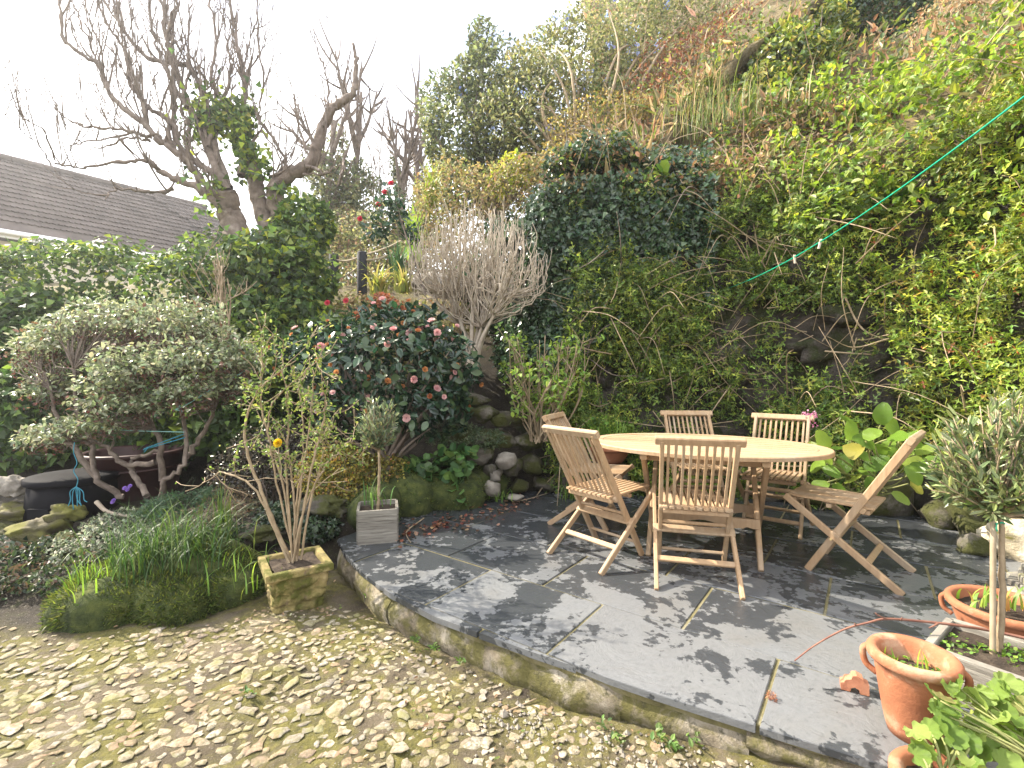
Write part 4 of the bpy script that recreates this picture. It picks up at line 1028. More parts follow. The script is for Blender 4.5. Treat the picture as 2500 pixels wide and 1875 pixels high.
# grasses on the bank
def tussock(name, label, c, n, L, cols, sp=.12, wd=.010, lean=.5, grp=None):
    t = thing(name, label, 'grass', c, 0, grp); blades('blades', t, c, n, L, wd, cols, LB, sp, lean); return t
GR = [(.06, .12, .02), (.10, .18, .03), (.16, .24, .045)]
DRY = [(.30, .22, .12), (.38, .29, .17), (.22, .15, .08), (.17, .15, .07)]
c, _ = see(1755, 345, 3.5); tussock('tall_grass', 'tall fresh green grass clump with feathery plumes on the bank', c, 330, .85, [(.05, .09, .02), (.09, .14, .03), (.15, .19, .05), (.24, .20, .09)], .34, .008, .55)
c, _ = see(1660, 365, 3.5); tussock('tall_grass', 'low grey green grass clump left of the plumed grass', c, 240, .6, GR + OLIVE, .25, .010, .5)
pl = thing('grass_plume', 'pinkish feathery grass plumes above the green grass clump', 'plume', see(1740, 330, 3.5)[0]); pol = []
b0 = parent_world(pl)
for k in range(9):
    e = b0 + np.array([R.normal(0, .18), R.normal(-.1, .1), R.uniform(.55, 1.0)]); p = spline([b0 + R.normal(0, .08, 3), (b0 + e) / 2 + R.normal(0, .05, 3), e], 6); m = len(p); rr = np.full(m, .004); rr[-5:] = [.012, .022, .026, .018, .004]; pol.append((p, rr))
put_tubes('plumes', pol, 6, surf('plume', [(.3, (.30, .21, .14)), (.7, (.46, .35, .26))], 20, .9, 80, .5, .01), pl)
# dry bracken and leaf litter over the open slope: nobody could count it
s_, t_ = R.uniform(s_of(-.9, 7.3), s_of(4.2, 1.0), 14000), np.r_[R.gamma(1.6, 2.0, 9000) + 3.3, R.uniform(6, 20, 5000)]; P, N = hill(s_, t_)
k = fbm(P, .8, 90, 3) > -.35; P, N = P[k], N[k]
D = nrm(rvec(len(P)) * .8 + N * .5 + np.array([0, 0, .35])); v, f, cc = leaves(P + N * R.uniform(-.02, .16, (len(P), 1)), D, nrm(N + rvec(len(P)) * .7), R.uniform(.12, .34, len(P)), T_LANCE, pal(len(P), DRY + [(.09, .12, .03), (.14, .17, .04)], [3, 3, 3, 2, 2.5, 2]))
o = put('bracken', v, f, LB, None, col=cc); tag(o, 'dry brown bracken and grass covering the open slope', 'bracken', kind='stuff')
s_, t_ = R.uniform(s_of(-.9, 7.3), s_of(4.2, 1.0), 21000), np.r_[R.gamma(1.5, 2.6, 14000) + 3.6, R.uniform(7, 20, 7000)]; P, N = hill(s_, t_); k = fbm(P, .6, 190, 3) > .0; P, N = P[k], N[k]
o = foliage('undergrowth', None, P + N * R.uniform(.05, .45, (len(P), 1)), N, .075, T_OVATE, pal(len(P), JAS[:3] + OLIVE + BROWN[:2], None), LF); tag(o, 'mixed low green growth over the upper slope', 'undergrowth', kind='stuff')

# ---- washing line and its pegs
M_CORD = surf('green_plastic_cord', [(.3, (.0, .30, .17)), (.7, (.01, .38, .22))], 20, .4, 200, .1, .002)
A, N_ = see(1765, 712); B2 = at(2640, 128, 1.75); A = A + N_ * .12
p = np.array([A + (B2 - A) * t - np.array([0, 0, .22 * 4 * t * (1 - t) * .5]) for t in np.linspace(0, 1.56, 62)])
o = put('washing_line', *tubes([(p, .0042)], 8), M_CORD, None, True); tag(o, 'bright green plastic washing line slanting across the bank', 'washing line')
M_PEG = surf('pale_peg', [(.3, (.55, .46, .36)), (.7, (.66, .58, .48))], 20, .7, 60, .2, .003)
pu = px(p[:36])[0]
for k, (t, lab, tl_) in enumerate(((float(np.interp(1940, pu, np.arange(36))), 'wooden peg hanging lower on the washing line', -.06), (float(np.interp(2003, pu, np.arange(36))), 'tilted wooden peg higher up the washing line', .25))):
    i = t; c = p[int(i)] + (p[int(i) + 1] - p[int(i)]) * (i % 1); th_ = thing('clothes_peg', lab, 'peg', c, 0, 'pegs on the washing line')
    for s in (-1, 1):
        m_ = MB(); m_.bar((s * .005 + tl_ * .02, 0, .018), (s * .004 - tl_ * .05, 0, -.050), .006, .008, (0, 1, 0)); m_.put('prong', M_PEG, th_, local=True)
    m_ = MB(); m_.tube([(-.009, 0, .004), (.009, 0, .004)], .005, 8); m_.put('spring', M_BOLT, th_, True, local=True)

# ================================================================== LEFT SIDE: HEDGE, TREE, BACKGROUND
HG = [(.035, .065, .020), (.06, .105, .028), (.11, .165, .038), (.20, .25, .05)]
hx = np.arange(-8.4, -3.0, .42); he = []
for k, x in enumerate(hx):
    y = 6.35 + .12 * math.sin(x * 2.1) ; top = 2.98 + .12 * math.sin(x * 3.3 + 1) - .10 * (x + 8) / 5
    he += [((x, y, top - .55), (.55, .55, .55)), ((x, y - .05, top - 1.35), (.55, .6, .7)), ((x, y - .05, top - 2.1), (.5, .6, .6))]
hedge = thing('ivy_hedge', 'thick ivy hedge with sunlit top in front of the bungalow', 'hedge', (-5.6, 6.3, float(gz(-5.6, 6.3))))
P, N = ell_points(he, 36000, .35, .28, 31, 1.6); k = P[:, 1] < 6.7; P, N = P[k], N[k]
foliage('foliage', hedge, P, N, .072, T_IVY, pal(len(P), HG, [3, 4, 3, 1]), LF, face=.6, up=.4, droop=.4)
v, f = lump((-5.7, 6.5, 1.25), (2.9, .3, 1.05), 5, 3, .1); put('woody_core', v, f, surf('hedge_shade', [(.3, (.02, .016, .01)), (.7, (.05, .04, .025))], 5, .95), hedge, True)  # woody core; the hedge's inner shade is put into its dark colour

# ---- the old pollarded tree wrapped in ivy
def c1(x, y, d=6.6): return at(x / 2.37, y / 2.37, d)
tree = thing('pollarded_tree', 'old pollarded tree with knotty bare limbs and ivy clad trunk', 'tree', (-3.45, 6.75, float(gz(-3.45, 6.75))))
limbs = [  # pixel paths of the main limbs, with start and end thickness
    ([(1490, 1900), (1440, 1650), (1380, 1400), (1330, 1250), (1300, 1100)], .21, .15, 0),
    ([(1800, 1800), (1740, 1520), (1650, 1340), (1590, 1130), (1640, 1035), (1800, 945), (1860, 760), (1930, 620), (2040, 540), (2060, 380), (2050, 250)], .16, .018, .1),
    ([(1600, 1700), (1560, 1400), (1500, 1150), (1470, 1000), (1430, 900)], .13, .09, .05),
    ([(1330, 1250), (1150, 1090), (950, 1010), (860, 935), (700, 935), (500, 975)], .12, .02, -.35),
    ([(1335, 1240), (1180, 1060), (1080, 930), (950, 830), (850, 730), (660, 570), (560, 370), (380, 240), (350, 0), (345, -120)], .11, .018, -.2),
    ([(880, 800), (730, 755), (560, 740), (450, 720), (310, 620)], .045, .012, -.4),
    ([(880, 820), (760, 800), (600, 850), (520, 865)], .04, .010, -.15),
    ([(760, 770), (560, 810), (380, 840)], .03, .010, -.5),
    ([(1310, 1100), (1200, 850), (1090, 600), (1000, 350), (950, 100), (960, -200)], .12, .03, .25),
    ([(1330, 1100), (1230, 800), (1180, 560), (1080, 380), (850, 330), (700, 150), (600, 0), (560, -150)], .10, .02, .45),
    ([(1300, 1050), (1060, 870), (1000, 720), (860, 620), (760, 480), (720, 300), (600, 100), (540, -100)], .09, .02, .1),
    ([(1400, 1020), (1400, 700), (1420, 500), (1380, 300), (1330, 0), (1340, -200)], .09, .025, .6),
    ([(1430, 900), (1300, 620), (1230, 450), (1250, 200), (1190, -100)], .07, .02, .5),
    ([(1080, 620), (980, 450), (880, 180), (860, -150)], .06, .02, .35),
    ([(950, 830), (1010, 640), (1000, 420), (960, 240), (1010, 60), (1050, -150)], .06, .02, .0),
    ([(1550, 1090), (1620, 1000), (1650, 930), (1540, 740), (1500, 680), (1525, 450), (1490, 200), (1500, -100)], .05, .018, .3),
    ([(1800, 945), (1740, 780), (1725, 640), (1700, 560)], .035, .010, .2),
    ([(1870, 740), (1900, 560), (1870, 380), (1830, 260)], .04, .010, .15),
    ([(1560, 1020), (1640, 960), (1500, 700), (1600, 610), (1560, 500)], .025, .008, .1),
    ([(1780, 960), (1880, 1000), (1970, 955)], .05, .012, -.2), ([(1760, 1010), (1850, 1010), (1950, 1070)], .03, .008, -.1),
    ([(320, 940), (260, 760), (150, 700), (40, 625)], .022, .006, -.6), ([(300, 960), (230, 850), (110, 740), (35, 660)], .020, .006, -.7),
    ([(500, 975), (400, 960), (320, 950)], .022, .02, -.6), ([(560, 370), (500, 200), (440, 60), (380, -60)], .03, .012, -.1),
    ([(850, 730), (820, 560), (760, 400), (700, 200), (680, 0)], .05, .016, -.1), ([(660, 570), (600, 470), (590, 300), (520, 120), (470, -60)], .035, .012, -.25),
    ([(1080, 930), (1090, 760), (1050, 600), (1100, 420), (1090, 200), (1110, -60)], .05, .016, .15), ([(1200, 850), (1260, 640), (1330, 440), (1310, 240), (1270, 20)], .05, .016, .5),
    ([(1000, 1100), (880, 1110), (700, 1095), (600, 1150)], .05, .012, -.5)]
pol = []; twig = []
for q, r0, r1, dz in limbs:
    m = len(q); d0 = 6.75 if len(pol) < 4 else 6.7
    c = [c1(x, y, d0 + dz * k / (m - 1) * 1.5 + R.normal(0, .03)) for k, (x, y) in enumerate(q)]
    p = spline(c, 7); n_ = len(p); p = p + R.normal(0, .011, p.shape); rr = np.linspace(r0, r1, n_) * (.98 if len(pol) < 3 else .54) * (1 + .16 * R.normal(0, 1, n_) * (r0 < .13)); pol.append((p, np.maximum(rr, .006)))
    if len(pol) > 3:
        L = np.linalg.norm(np.diff(p, axis=0), axis=1).sum()
        for k in range(int(L * 6.0)):
            i = R.integers(2, n_ - 1); dd = nrm(p[i] - p[i - 2]); grow(p[i], nrm(dd * .7 + R.normal(0, .40, 3) * np.array([1, .8, .5]) + np.array([0, 0, .6])), R.uniform(.25, 1.15), rr[i] * .36 + .004, 1, twig, .55, .16, 3, .5, .10, .22, .38)

for q_ in pol[:3]: put_tubes('trunk', [q_], 10, M_BARK, tree)
for q_ in pol[3:]: put_tubes('limb', [q_], 7, M_BARK, tree)
put_tubes('twigs', twig, 4, M_BARK, tree)
# ivy on the trunk and the lower limbs
PP = []
for p, r in [pol[i] for i in (0, 1, 2, 8, 9, 11, 12, 15)]:
    lim = 1.0 if len(PP) == 0 else .30
    for i in range(int(len(p) * lim)):
        n_ = 120 if i < 12 else 26
        PP.append(p[i] + rvec(n_) * (r[min(i, len(r) - 1)] + R.gamma(2, .07, (n_, 1))))
P = np.concatenate(PP); P = P[R.random(len(P)) < .62]; k = fbm(P, 1.4, 77, 3) > -.1; P = P[k]
foliage('ivy', tree, P, rvec(len(P)), .085, T_IVY, pal(len(P), HG + [(.24, .30, .04)], [2, 3, 3, 2, 1]), LF, up=.4)
shrub('ivy_bush', 'big ivy bush smothering the foot of the pollarded tree', 'ivy', [blob(690, 700, 6.2, .75, .6, .75), blob(735, 770, 5.9, .42, .4, .45), blob(640, 820, 5.9, .75, .5, .6), blob(740, 560, 6.6, .45, .4, .5), blob(540, 760, 6.1, .5, .4, .6), blob(800, 830, 5.7, .4, .35, .4), blob(690, 900, 5.6, .7, .4, .4)],
      11000, .085, T_IVY, HG + [(.22, .28, .04)], [4, 4, 3, 1.5, .7], LF, (-2.9, 6.0, float(gz(-2.9, 6.0))), 0, seed=41, rough=.3, up=.3, droop=.4)
shrub('ivy_bush', 'dark leafy evergreen mass filling the gap below the hedge', 'ivy', [blob(40, 850, 5.9, .9, .5, .7), blob(250, 850, 6.0, 1.0, .5, .6), blob(450, 860, 5.9, .9, .4, .6), blob(60, 1010, 5.4, .8, .5, .6), blob(560, 990, 5.3, .7, .4, .6), blob(330, 1040, 5.4, .8, .3, .6)],
      11000, .085, T_IVY, HG[:3], [4, 4, 2], LF, (-4.6, 5.7, float(gz(-4.6, 5.7))), 0, seed=42, up=.3, droop=.4)
# slim bare shrub in front of the hedge
def bare_shrub(name, label, base, n, L, r, depth, mat, lean=.35, up=.35, kids=3, ratio=.6, cone=None, top=None, knob=.1, ang=.5):
    t = thing(name, label, 'shrub', base); out = []
    for k in range(n):
        a = R.uniform(0, 2 * math.pi); l = R.uniform(.1, lean); grow(np.array(base) + np.append(R.normal(0, .03, 2), 0), (math.cos(a) * l, math.sin(a) * l * .8, 1), L * R.uniform(.75, 1.1), r, depth, out, up, .22, kids, ratio, .10, knob, ang)
    put_tubes('stems', out, 5, mat, t); return t
b_ = at(550, 830, 5.0); bare_shrub('bare_sapling', 'slim leafless sapling standing in front of the hedge', b_, 3, .75, .014, 3, M_TWIG, .35, .5, 3, .6)
# trees behind the rope fence
for k, (x, y, d, h, lab) in enumerate(((790, 640, 12, 2.6, 'bushy ivy clad tree furthest left behind the rope fence'), (860, 640, 13, 3.3, 'tall ivy clad tree behind the two dark rope posts'), (975, 600, 14, 2.6, 'thin pole like ivy clad trunk left of the bank'), (1030, 590, 15, 2.3, 'shortest ivy clad trunk against the sky beside the bank'))):
    b0 = at(x, y, d); t = thing('ivy_clad_tree', lab, 'tree', b0, 0, 'ivy clad trees on the skyline'); out = []
    grow(b0, (R.normal(0, .05), 0, 1), h * 1.35, .11, 2, out, .5, .1, 7, .45, .2, .08, .7); put_tubes('trunk', out, 5, M_BARK, t)
    wdt = (.9, .85, .20, .18)[k]; es = [(b0 + np.array([R.normal(0, wdt * .3), 0, h * q]), (wdt * (1.15 - .75 * q), wdt * .7 * (1.1 - .6 * q), h * .20)) for q in (.08, .3, .5, .7, .88)]
    P, N = ell_points(es, (3600, 3400, 900, 800)[k], .5, .4, 60 + k, 1.2); foliage('crown', t, P, N, .11, T_OVATE, pal(len(P), [(.05, .065, .03), (.09, .10, .045), (.14, .15, .07)]), LF)
far = thing('bare_copse', 'bare winter twigs of a far copse between tree and bank', 'tree', at(880, 560, 17)); out = []
for k in range(26):
    b0 = at(R.uniform(720, 1090), 600, R.uniform(14, 19)); grow(b0, (R.normal(0, .12), 0, 1), R.uniform(2.0, 3.8), .03, 2, out, .3, .15, 4, .5, .35, .05, .45)
put_tubes('branches', out, 4, M_BARK, far)
shrub('skyline_shrub', 'grey green shrubs at the foot of the far copse', 'shrub', [blob(720, 620, 10.5, .8, .6, .7), blob(900, 610, 10.8, .9, .6, .55), blob(1000, 580, 10.2, .6, .5, .6), blob(1060, 520, 9.6, .5, .5, .7), blob(830, 570, 11.5, .8, .6, .8), blob(860, 660, 9.6, .8, .5, .45), blob(960, 650, 9.4, .7, .5, .45), blob(1050, 630, 9.0, .6, .5, .5), blob(770, 650, 9.8, .7, .5, .5), blob(920, 690, 8.9, .7, .4, .3), blob(1030, 690, 8.7, .6, .4, .3), blob(890, 575, 10.6, .7, .5, .5), blob(985, 560, 10.3, .7, .5, .5), blob(940, 610, 9.8, .7, .5, .4)],
      16500, .075, T_OVATE, [(.07, .085, .035), (.13, .14, .06), (.22, .22, .10), (.15, .11, .07)], None, LF, None, 10, .02, seed=45)
# rope fence: two dark posts and their ropes
M_POST = surf('tarred_post', [(.3, (.012, .012, .016)), (.7, (.04, .04, .05))], 8, .8, 40, .5, .01)
M_ROPE = surf('pale_rope', [(.3, (.38, .31, .22)), (.7, (.52, .44, .33))], 30, .9, 120, .6, .006)
rf = thing('rope_fence', 'two dark posts linked by pale rope up the slope', 'fence', at(850, 680, 8.0)); heads = []
for (x, y0, y1, d) in ((815, 620, 680, 8.0), (884, 615, 690, 7.7)):
    a, b2 = at(x, y1 + 30, d), at(x, y0, d); m_ = MB(); m_.lathe([(0, 0), (.075, 0), (.078, .01), (.078, (b2 - a)[2] - .02), (.065, (b2 - a)[2]), (0, (b2 - a)[2])], 14, a); m_.put('post', M_POST, rf, True); heads.append(b2)
for (p0, p1, sag) in ((heads[0] - [0, 0, .08], heads[1] - [0, 0, .05], .06), (heads[1] - [0, 0, .05], at(985, 585, 7.6), .03), (heads[0] - [0, 0, .42], heads[1] - [0, 0, .18], .05), (heads[1] - [0, 0, .12], at(960, 615, 7.6), .05)):
    t = np.linspace(0, 1, 12)[:, None]; m_ = MB(); m_.tube(p0 + (p1 - p0) * t - np.array([0, 0, 1]) * sag * 4 * t * (1 - t), .013, 6); m_.put('rope', M_ROPE, rf, True)
# spiky plants on the slope
def spiky(name, label, c, n, L, cols, wd=.03, lean=.7, grp='spiky plants on the slope'):
    t = thing(name, label, 'plant', c, 0, grp); blades('leaves', t, c, n, L, wd, cols, LB, .04, lean, 5); return t
YV = [(.22, .23, .06), (.30, .28, .10), (.13, .17, .04)]
spiky('variegated_yucca', 'yellow striped yucca below the rope fence', at(925, 735, 6.9), 60, .62, YV, .035, .9)
spiky('variegated_yucca', 'second yellow striped yucca, beside the first on its right', at(985, 725, 6.9), 50, .50, YV, .035, .9)
spiky('cordyline', 'dark green spiky cordyline behind the camellia', at(975, 690, 7.1), 60, .62, [(.03, .07, .03), (.05, .10, .045), (.09, .15, .06)], .03, .55)
spiky('flax', 'lime green flax clump on the slope above the bare shrub', at(1055, 520, 7.6), 90, .75, [(.20, .26, .05), (.28, .34, .08)], .03, .5)
spiky('flax', 'bright green flax behind the dark spiky cordyline', at(1010, 650, 7.4), 80, .85, [(.16, .26, .04), (.22, .32, .06)], .03, .35)
v, f = lump(at(1110, 700, 6.9), (.55, .4, .22), 9, 2, .3); o = put('pale_rock', v, f, M_BARE, None, True); tag(o, 'pale flat rock behind the bare stemmed shrub', 'rock')
v, f = lump(at(1275, 905, 5.6), (.15, .22, .26), 15, 3, .6, 3.0); o = put('pale_rock', v, f, M_STONE, None, True); tag(o, 'grey rock at the foot of the bare stemmed shrub', 'rock')
shrub('slope_scrub', 'sunlit scrub of olive and straw colours on the slope behind the camellia', 'shrub', [blob(930, 790, 6.6, .7, .5, .35), blob(1070, 780, 6.5, .5, .4, .3), blob(860, 770, 6.8, .5, .4, .3), blob(1000, 870, 6.1, .7, .4, .4)],
      5200, .055, T_OVATE, [(.11, .12, .04), (.20, .20, .07), (.26, .21, .11), (.17, .11, .06)], None, LF, None, 8, .01, seed=46)
# ================================================================== CENTRE: SHRUBS BEHIND THE PATIO
# ---- leafless shrub with a fan of pale stems
fb = at(1150, 905, 5.35); fan = thing('bare_stem_shrub', 'leafless shrub with a wide fan of pale upright stems', 'shrub', fb); pol = []
forks = [at(1175, 800, 5.4), at(1205, 770, 5.25), at(1120, 790, 5.65), at(1225, 730, 5.3), at(1105, 730, 5.6), at(1165, 690, 5.4), at(1195, 700, 5.7)]
for k, fk in enumerate(forks):
    p = spline([fb + np.append(R.normal(0, .05, 2), 0), (fb + fk) / 2 + R.normal(0, .03, 3), fk], 6); pol.append((p, np.linspace(.030, .018, len(p))))
for k in range(210):
    x = R.uniform(1000, 1335); q = (x - 1165) / 165.0; y = 515 + 110 * q * q + abs(R.normal(0, 85)) - 14; d = R.normal(5.45, .40)
    fk = forks[int(np.clip((x - 1005) / 325 * 7 + R.normal(0, 2), 0, 6))]; fk = sorted(forks, key=lambda z_: z_[0])[int(np.clip((x - 1005) / 325 * 7 + R.normal(0, 1.6), 0, 6))]; tip = at(x, y, d); m1 = fk + (tip - fk) * np.array([.62, .62, .25]) + R.normal(0, .03, 3); m2 = fk + (tip - fk) * np.array([.93, .93, .62]) + R.normal(0, .03, 3)
    p = spline([fk, m1, m2, tip], 5); p[1:-1] += R.normal(0, .008, p[1:-1].shape); pol.append((p, np.linspace(.0085, .0028, len(p))))
    for j in range(2):
        i = R.integers(6, len(p) - 2); e = p[i] + np.array([R.normal(0, .06), R.normal(0, .06), R.uniform(.15, .4)]); pol.append((spline([p[i], (p[i] + e) / 2 + R.normal(0, .02, 3), e], 3), np.linspace(.0042, .0022, 7)))
put_tubes('stems', pol, 5, M_PALE, fan)

# ---- camellia with its flowers and leaves
def petal_flower(k, layers, sz):
    rg = np.random.default_rng(k); v = []; f = []; c = []
    for (n, r, tilt) in layers:
        for i in range(n):
            a = 2 * math.pi * (i + rg.uniform(-.2, .2)) / n + r; h = np.array([math.cos(a), math.sin(a), 0]); s = np.array([-h[1], h[0], 0]); u = np.array([0, 0, 1])
            d = h * math.cos(tilt) + u * math.sin(tilt); b0 = len(v); w_ = r * rg.uniform(.5, .65)
            v += [h * .003, d * r * .55 + s * w_ - u * .002, d * r + s * w_ * .55 + u * .006, d * r * 1.04 + u * .002, d * r - s * w_ * .55 + u * .006, d * r * .55 - s * w_ - u * .002]
            f += [(b0, b0 + 1, b0 + 2, b0 + 3), (b0, b0 + 3, b0 + 4, b0 + 5)]
    return np.array(v) * sz, f
def flower_mat(name, stops):
    m, t, b, out = _nodes(name); oi = t.nodes.new('ShaderNodeObjectInfo'); c = ramp(t, oi.outputs['Random'], stops)
    vec = coord(t); c = mixc(t, ramp(t, noise(t, vec, 60, 3), [(.55, 0.0), (.7, .5)]), c, (.42, .18, .07))
    t.links.new(c, b.inputs['Base Color']); b.inputs['Roughness'].default_value = .6
    tr = t.nodes.new('ShaderNodeBsdfTranslucent'); t.links.new(c, tr.inputs['Color']); mx = t.nodes.new('ShaderNodeMixShader'); mx.inputs[0].default_value = .4
    t.links.new(b.outputs[0], mx.inputs[1]); t.links.new(tr.outputs[0], mx.inputs[2]); t.links.new(mx.outputs[0], out.inputs['Surface']); return m
M_PINK = flower_mat('pink_petal', [(0, (.64, .30, .30)), (.5, (.74, .48, .46)), (1, (.70, .38, .40))])
M_RUST = flower_mat('faded_petal', [(0, (.45, .14, .05)), (.5, (.55, .25, .08)), (1, (.33, .10, .04))])
FL = [np_mesh('flower', *petal_flower(k, [(6, .036, .25), (5, .028, .7), (4, .018, 1.1)], 1.0), None, True) for k in range(3)]
def camelia_leaf(k):
    rg = np.random.default_rng(k); v = []; L = 7
    for i in range(L):
        t = i / (L - 1); w_ = .30 * math.sin(math.pi * min(1, t * .93 + .03)) ** .8; z = -.16 * t * t + .03
        v += [(-w_, t, z + .10 * w_), (0, t, z), (w_, t, z + .10 * w_)]
    f = []
    for i in range(L - 1):
        a = i * 3; f += [(a, a + 1, a + 4, a + 3), (a + 1, a + 2, a + 5, a + 4)]
    return np.array(v), f
M_CAML = bigleaf('camellia_leaf', [(0, (.013, .034, .020)), (.5, (.022, .050, .028)), (1, (.040, .078, .036))], .22, .12, 30, .15)
def place_leaf(me, name, parent, P, D, N, s, mat=None):
    D = nrm(D); N = nrm(N - D * (N @ D)); X = np.cross(D, N); m = Matrix(np.array([X, D, N]).T.tolist())
    o = bpy.data.objects.new(name, me); COL.objects.link(o); o.parent = parent; o.location = [float(c) for c in (P - parent_world(parent))]; o.rotation_euler = m.to_euler(); o.scale = (float(s),) * 3
    return o
cam_e = [blob(930, 905, 4.6, .78, .55, .52), blob(800, 880, 4.7, .5, .45, .36), blob(1060, 900, 4.65, .45, .4, .42), blob(940, 810, 4.8, .52, .4, .28), blob(900, 990, 4.5, .6, .4, .28), blob(1040, 990, 4.55, .42, .35, .30), blob(1020, 790, 4.9, .25, .25, .18)]
cb = at(940, 1090, 4.6); camellia = thing('camellia_bush', 'dark leaved camellia bush covered in pink and fading rust flowers', 'shrub', cb)
P, N = ell_points(cam_e, 3600, .35, .22, 51, 1.8)
k = np.argsort(P[:, 1] - .5 * N[:, 1] * -1); near, rest = k[:300], k[300:]
CL = np_mesh('leaf', *camelia_leaf(1), M_CAML, True)
fr = np.where(N[:, 1] < .1)[0]; R.shuffle(fr); near = fr[:300]; rest = np.setdiff1d(np.arange(len(P)), near)
for i in near: place_leaf(CL, 'leaf', camellia, P[i] + N[i] * .03, nrm(rvec(1)[0] + N[i] * .4 + [0, 0, -.35]), nrm(N[i] + rvec(1)[0] * .5 + [0, 0, .5]), R.uniform(.075, .11))
foliage('foliage', camellia, P[rest], N[rest], .088, T_OVATE, pal(len(rest), [(.010, .026, .016), (.017, .040, .022), (.03, .060, .030)]), LG, up=.5, face=.7, droop=.3)['kind'] = 'stuff'
put_tubes('stems', stems_to(cb - [0, 0, .2], P[R.integers(0, len(P), 40)], .022, .004, .2), 5, M_BARK, camellia)
fq = np.where((N[:, 1] < -.05) & (N[:, 2] > -.45))[0]; R.shuffle(fq); used = []
for i in fq:
    if any(np.linalg.norm(P[i] - u) < .075 for u in used): continue
    used.append(P[i]); pink = R.random() < .56; me = FL[len(used) % 3].copy() if len(used) < 7 else None
    kk = (len(used) % 3, pink)
    if kk not in CH: c_ = FL[kk[0]].copy(); c_.materials.append(M_PINK if pink else M_RUST); CH[kk] = c_
    d = nrm(N[i] + rvec(1)[0] * .5 + [0, -.5, .2]); sd = nrm(np.cross(d, [0, 0, 1.0]) + 1e-3)
    place_leaf(CH[kk], 'flower', camellia, P[i] + N[i] * .065, sd, d, R.uniform(.6, 1.05) * (1 if pink else .8))
    if len(used) >= 78: break
# taller sprig of a red camellia and dead hydrangea heads behind it
rc = thing('red_camellia', 'tall thin camellia sprig with red blooms rising behind the pink bush', 'shrub', at(1040, 720, 5.6)); q = [at(1040, 720, 5.6), at(1000, 600, 5.7), at(970, 520, 5.8), at(935, 440, 5.9)]
put_tubes('stems', [(spline(q, 6), np.linspace(.012, .004, 19))] + stems_to(q[1], [at(940, 520, 5.8), at(960, 470, 5.7), at(900, 540, 5.7), at(1000, 480, 5.8)], .006, .003), 5, M_BARK, rc)
P, N = ell_points([blob(960, 510, 5.8, .20, .2, .28), blob(925, 560, 5.8, .16), blob(1000, 570, 5.8, .14)], 420, .9, .3, 3, 3); foliage('foliage', rc, P, N, .07, T_OVATE, pal(len(P), [(.02, .05, .03), (.05, .085, .04)]), LG)
M_RED = flower_mat('red_petal', [(0, (.55, .03, .08)), (1, (.65, .08, .10))]); rf_me = FL[0].copy(); rf_me.materials.append(M_RED)
for (x, y) in ((940, 470), (925, 500), (880, 535), (955, 448), (800, 740), (845, 735)): place_leaf(rf_me, 'flower', rc, at(x, y, 5.75), np.array([1., 0, .2]), np.array([0, -1., .3]), 1.0)
dh = thing('dead_hydrangea', 'rust brown dead hydrangea heads above the camellia', 'shrub', at(920, 800, 5.2)); pol = stems_to(at(920, 830, 5.2), [at(x, y, 5.2) for x, y in ((890, 760), (930, 735), (960, 745), (905, 775))], .008, .005); put_tubes('stems', pol, 5, M_TWIG, dh)
P, N = ell_points([blob(930, 738, 5.2, .13, .11, .09), blob(885, 768, 5.2, .10, .09, .06), blob(965, 755, 5.2, .10, .09, .08)], 900, .5, .2, 5, 5); foliage('heads', dh, P, N, .032, T_ROUND, pal(len(P), [(.26, .10, .045), (.34, .16, .08), (.20, .08, .04)]), LF)

# ---- hydrangea with old stems and fresh green tops
hb = at(1320, 1075, 4.95); hyd = thing('hydrangea', 'twiggy hydrangea with tan stems and fresh green leaf tufts', 'shrub', hb); out = []
for k in range(46):
    tip = at(R.uniform(1225, 1430), R.uniform(815, 960), R.normal(4.9, .22)); b0 = hb + np.append(R.normal(0, .09, 2), 0); m = (b0 + tip) / 2 + np.array([R.normal(0, .06), R.normal(0, .05), -.02]); p = spline([b0, m, tip], 6); out.append((p, np.linspace(.0095, .004, len(p))))
    for j in range(3):
        i = R.integers(3, len(p) - 1); e = p[i] + np.array([R.normal(0, .09), R.normal(0, .08), R.uniform(.06, .22)]); out.append((np.array([p[i], (p[i] + e) / 2 + R.normal(0, .01, 3), e]), np.array([.005, .004, .003])))
put_tubes('stems', out, 5, M_TWIG, hyd)
tips = np.array([o_[0][-1] for o_ in out]); tips = tips[R.random(len(tips)) < .75]; P = np.repeat(tips, 9, 0) + R.normal(0, .028, (len(tips) * 9, 3)); foliage('foliage', hyd, P, nrm(P - hb), .058, T_OVATE, pal(len(P), [(.10, .17, .03), (.16, .25, .045), (.22, .30, .06)]), LF, up=.8)

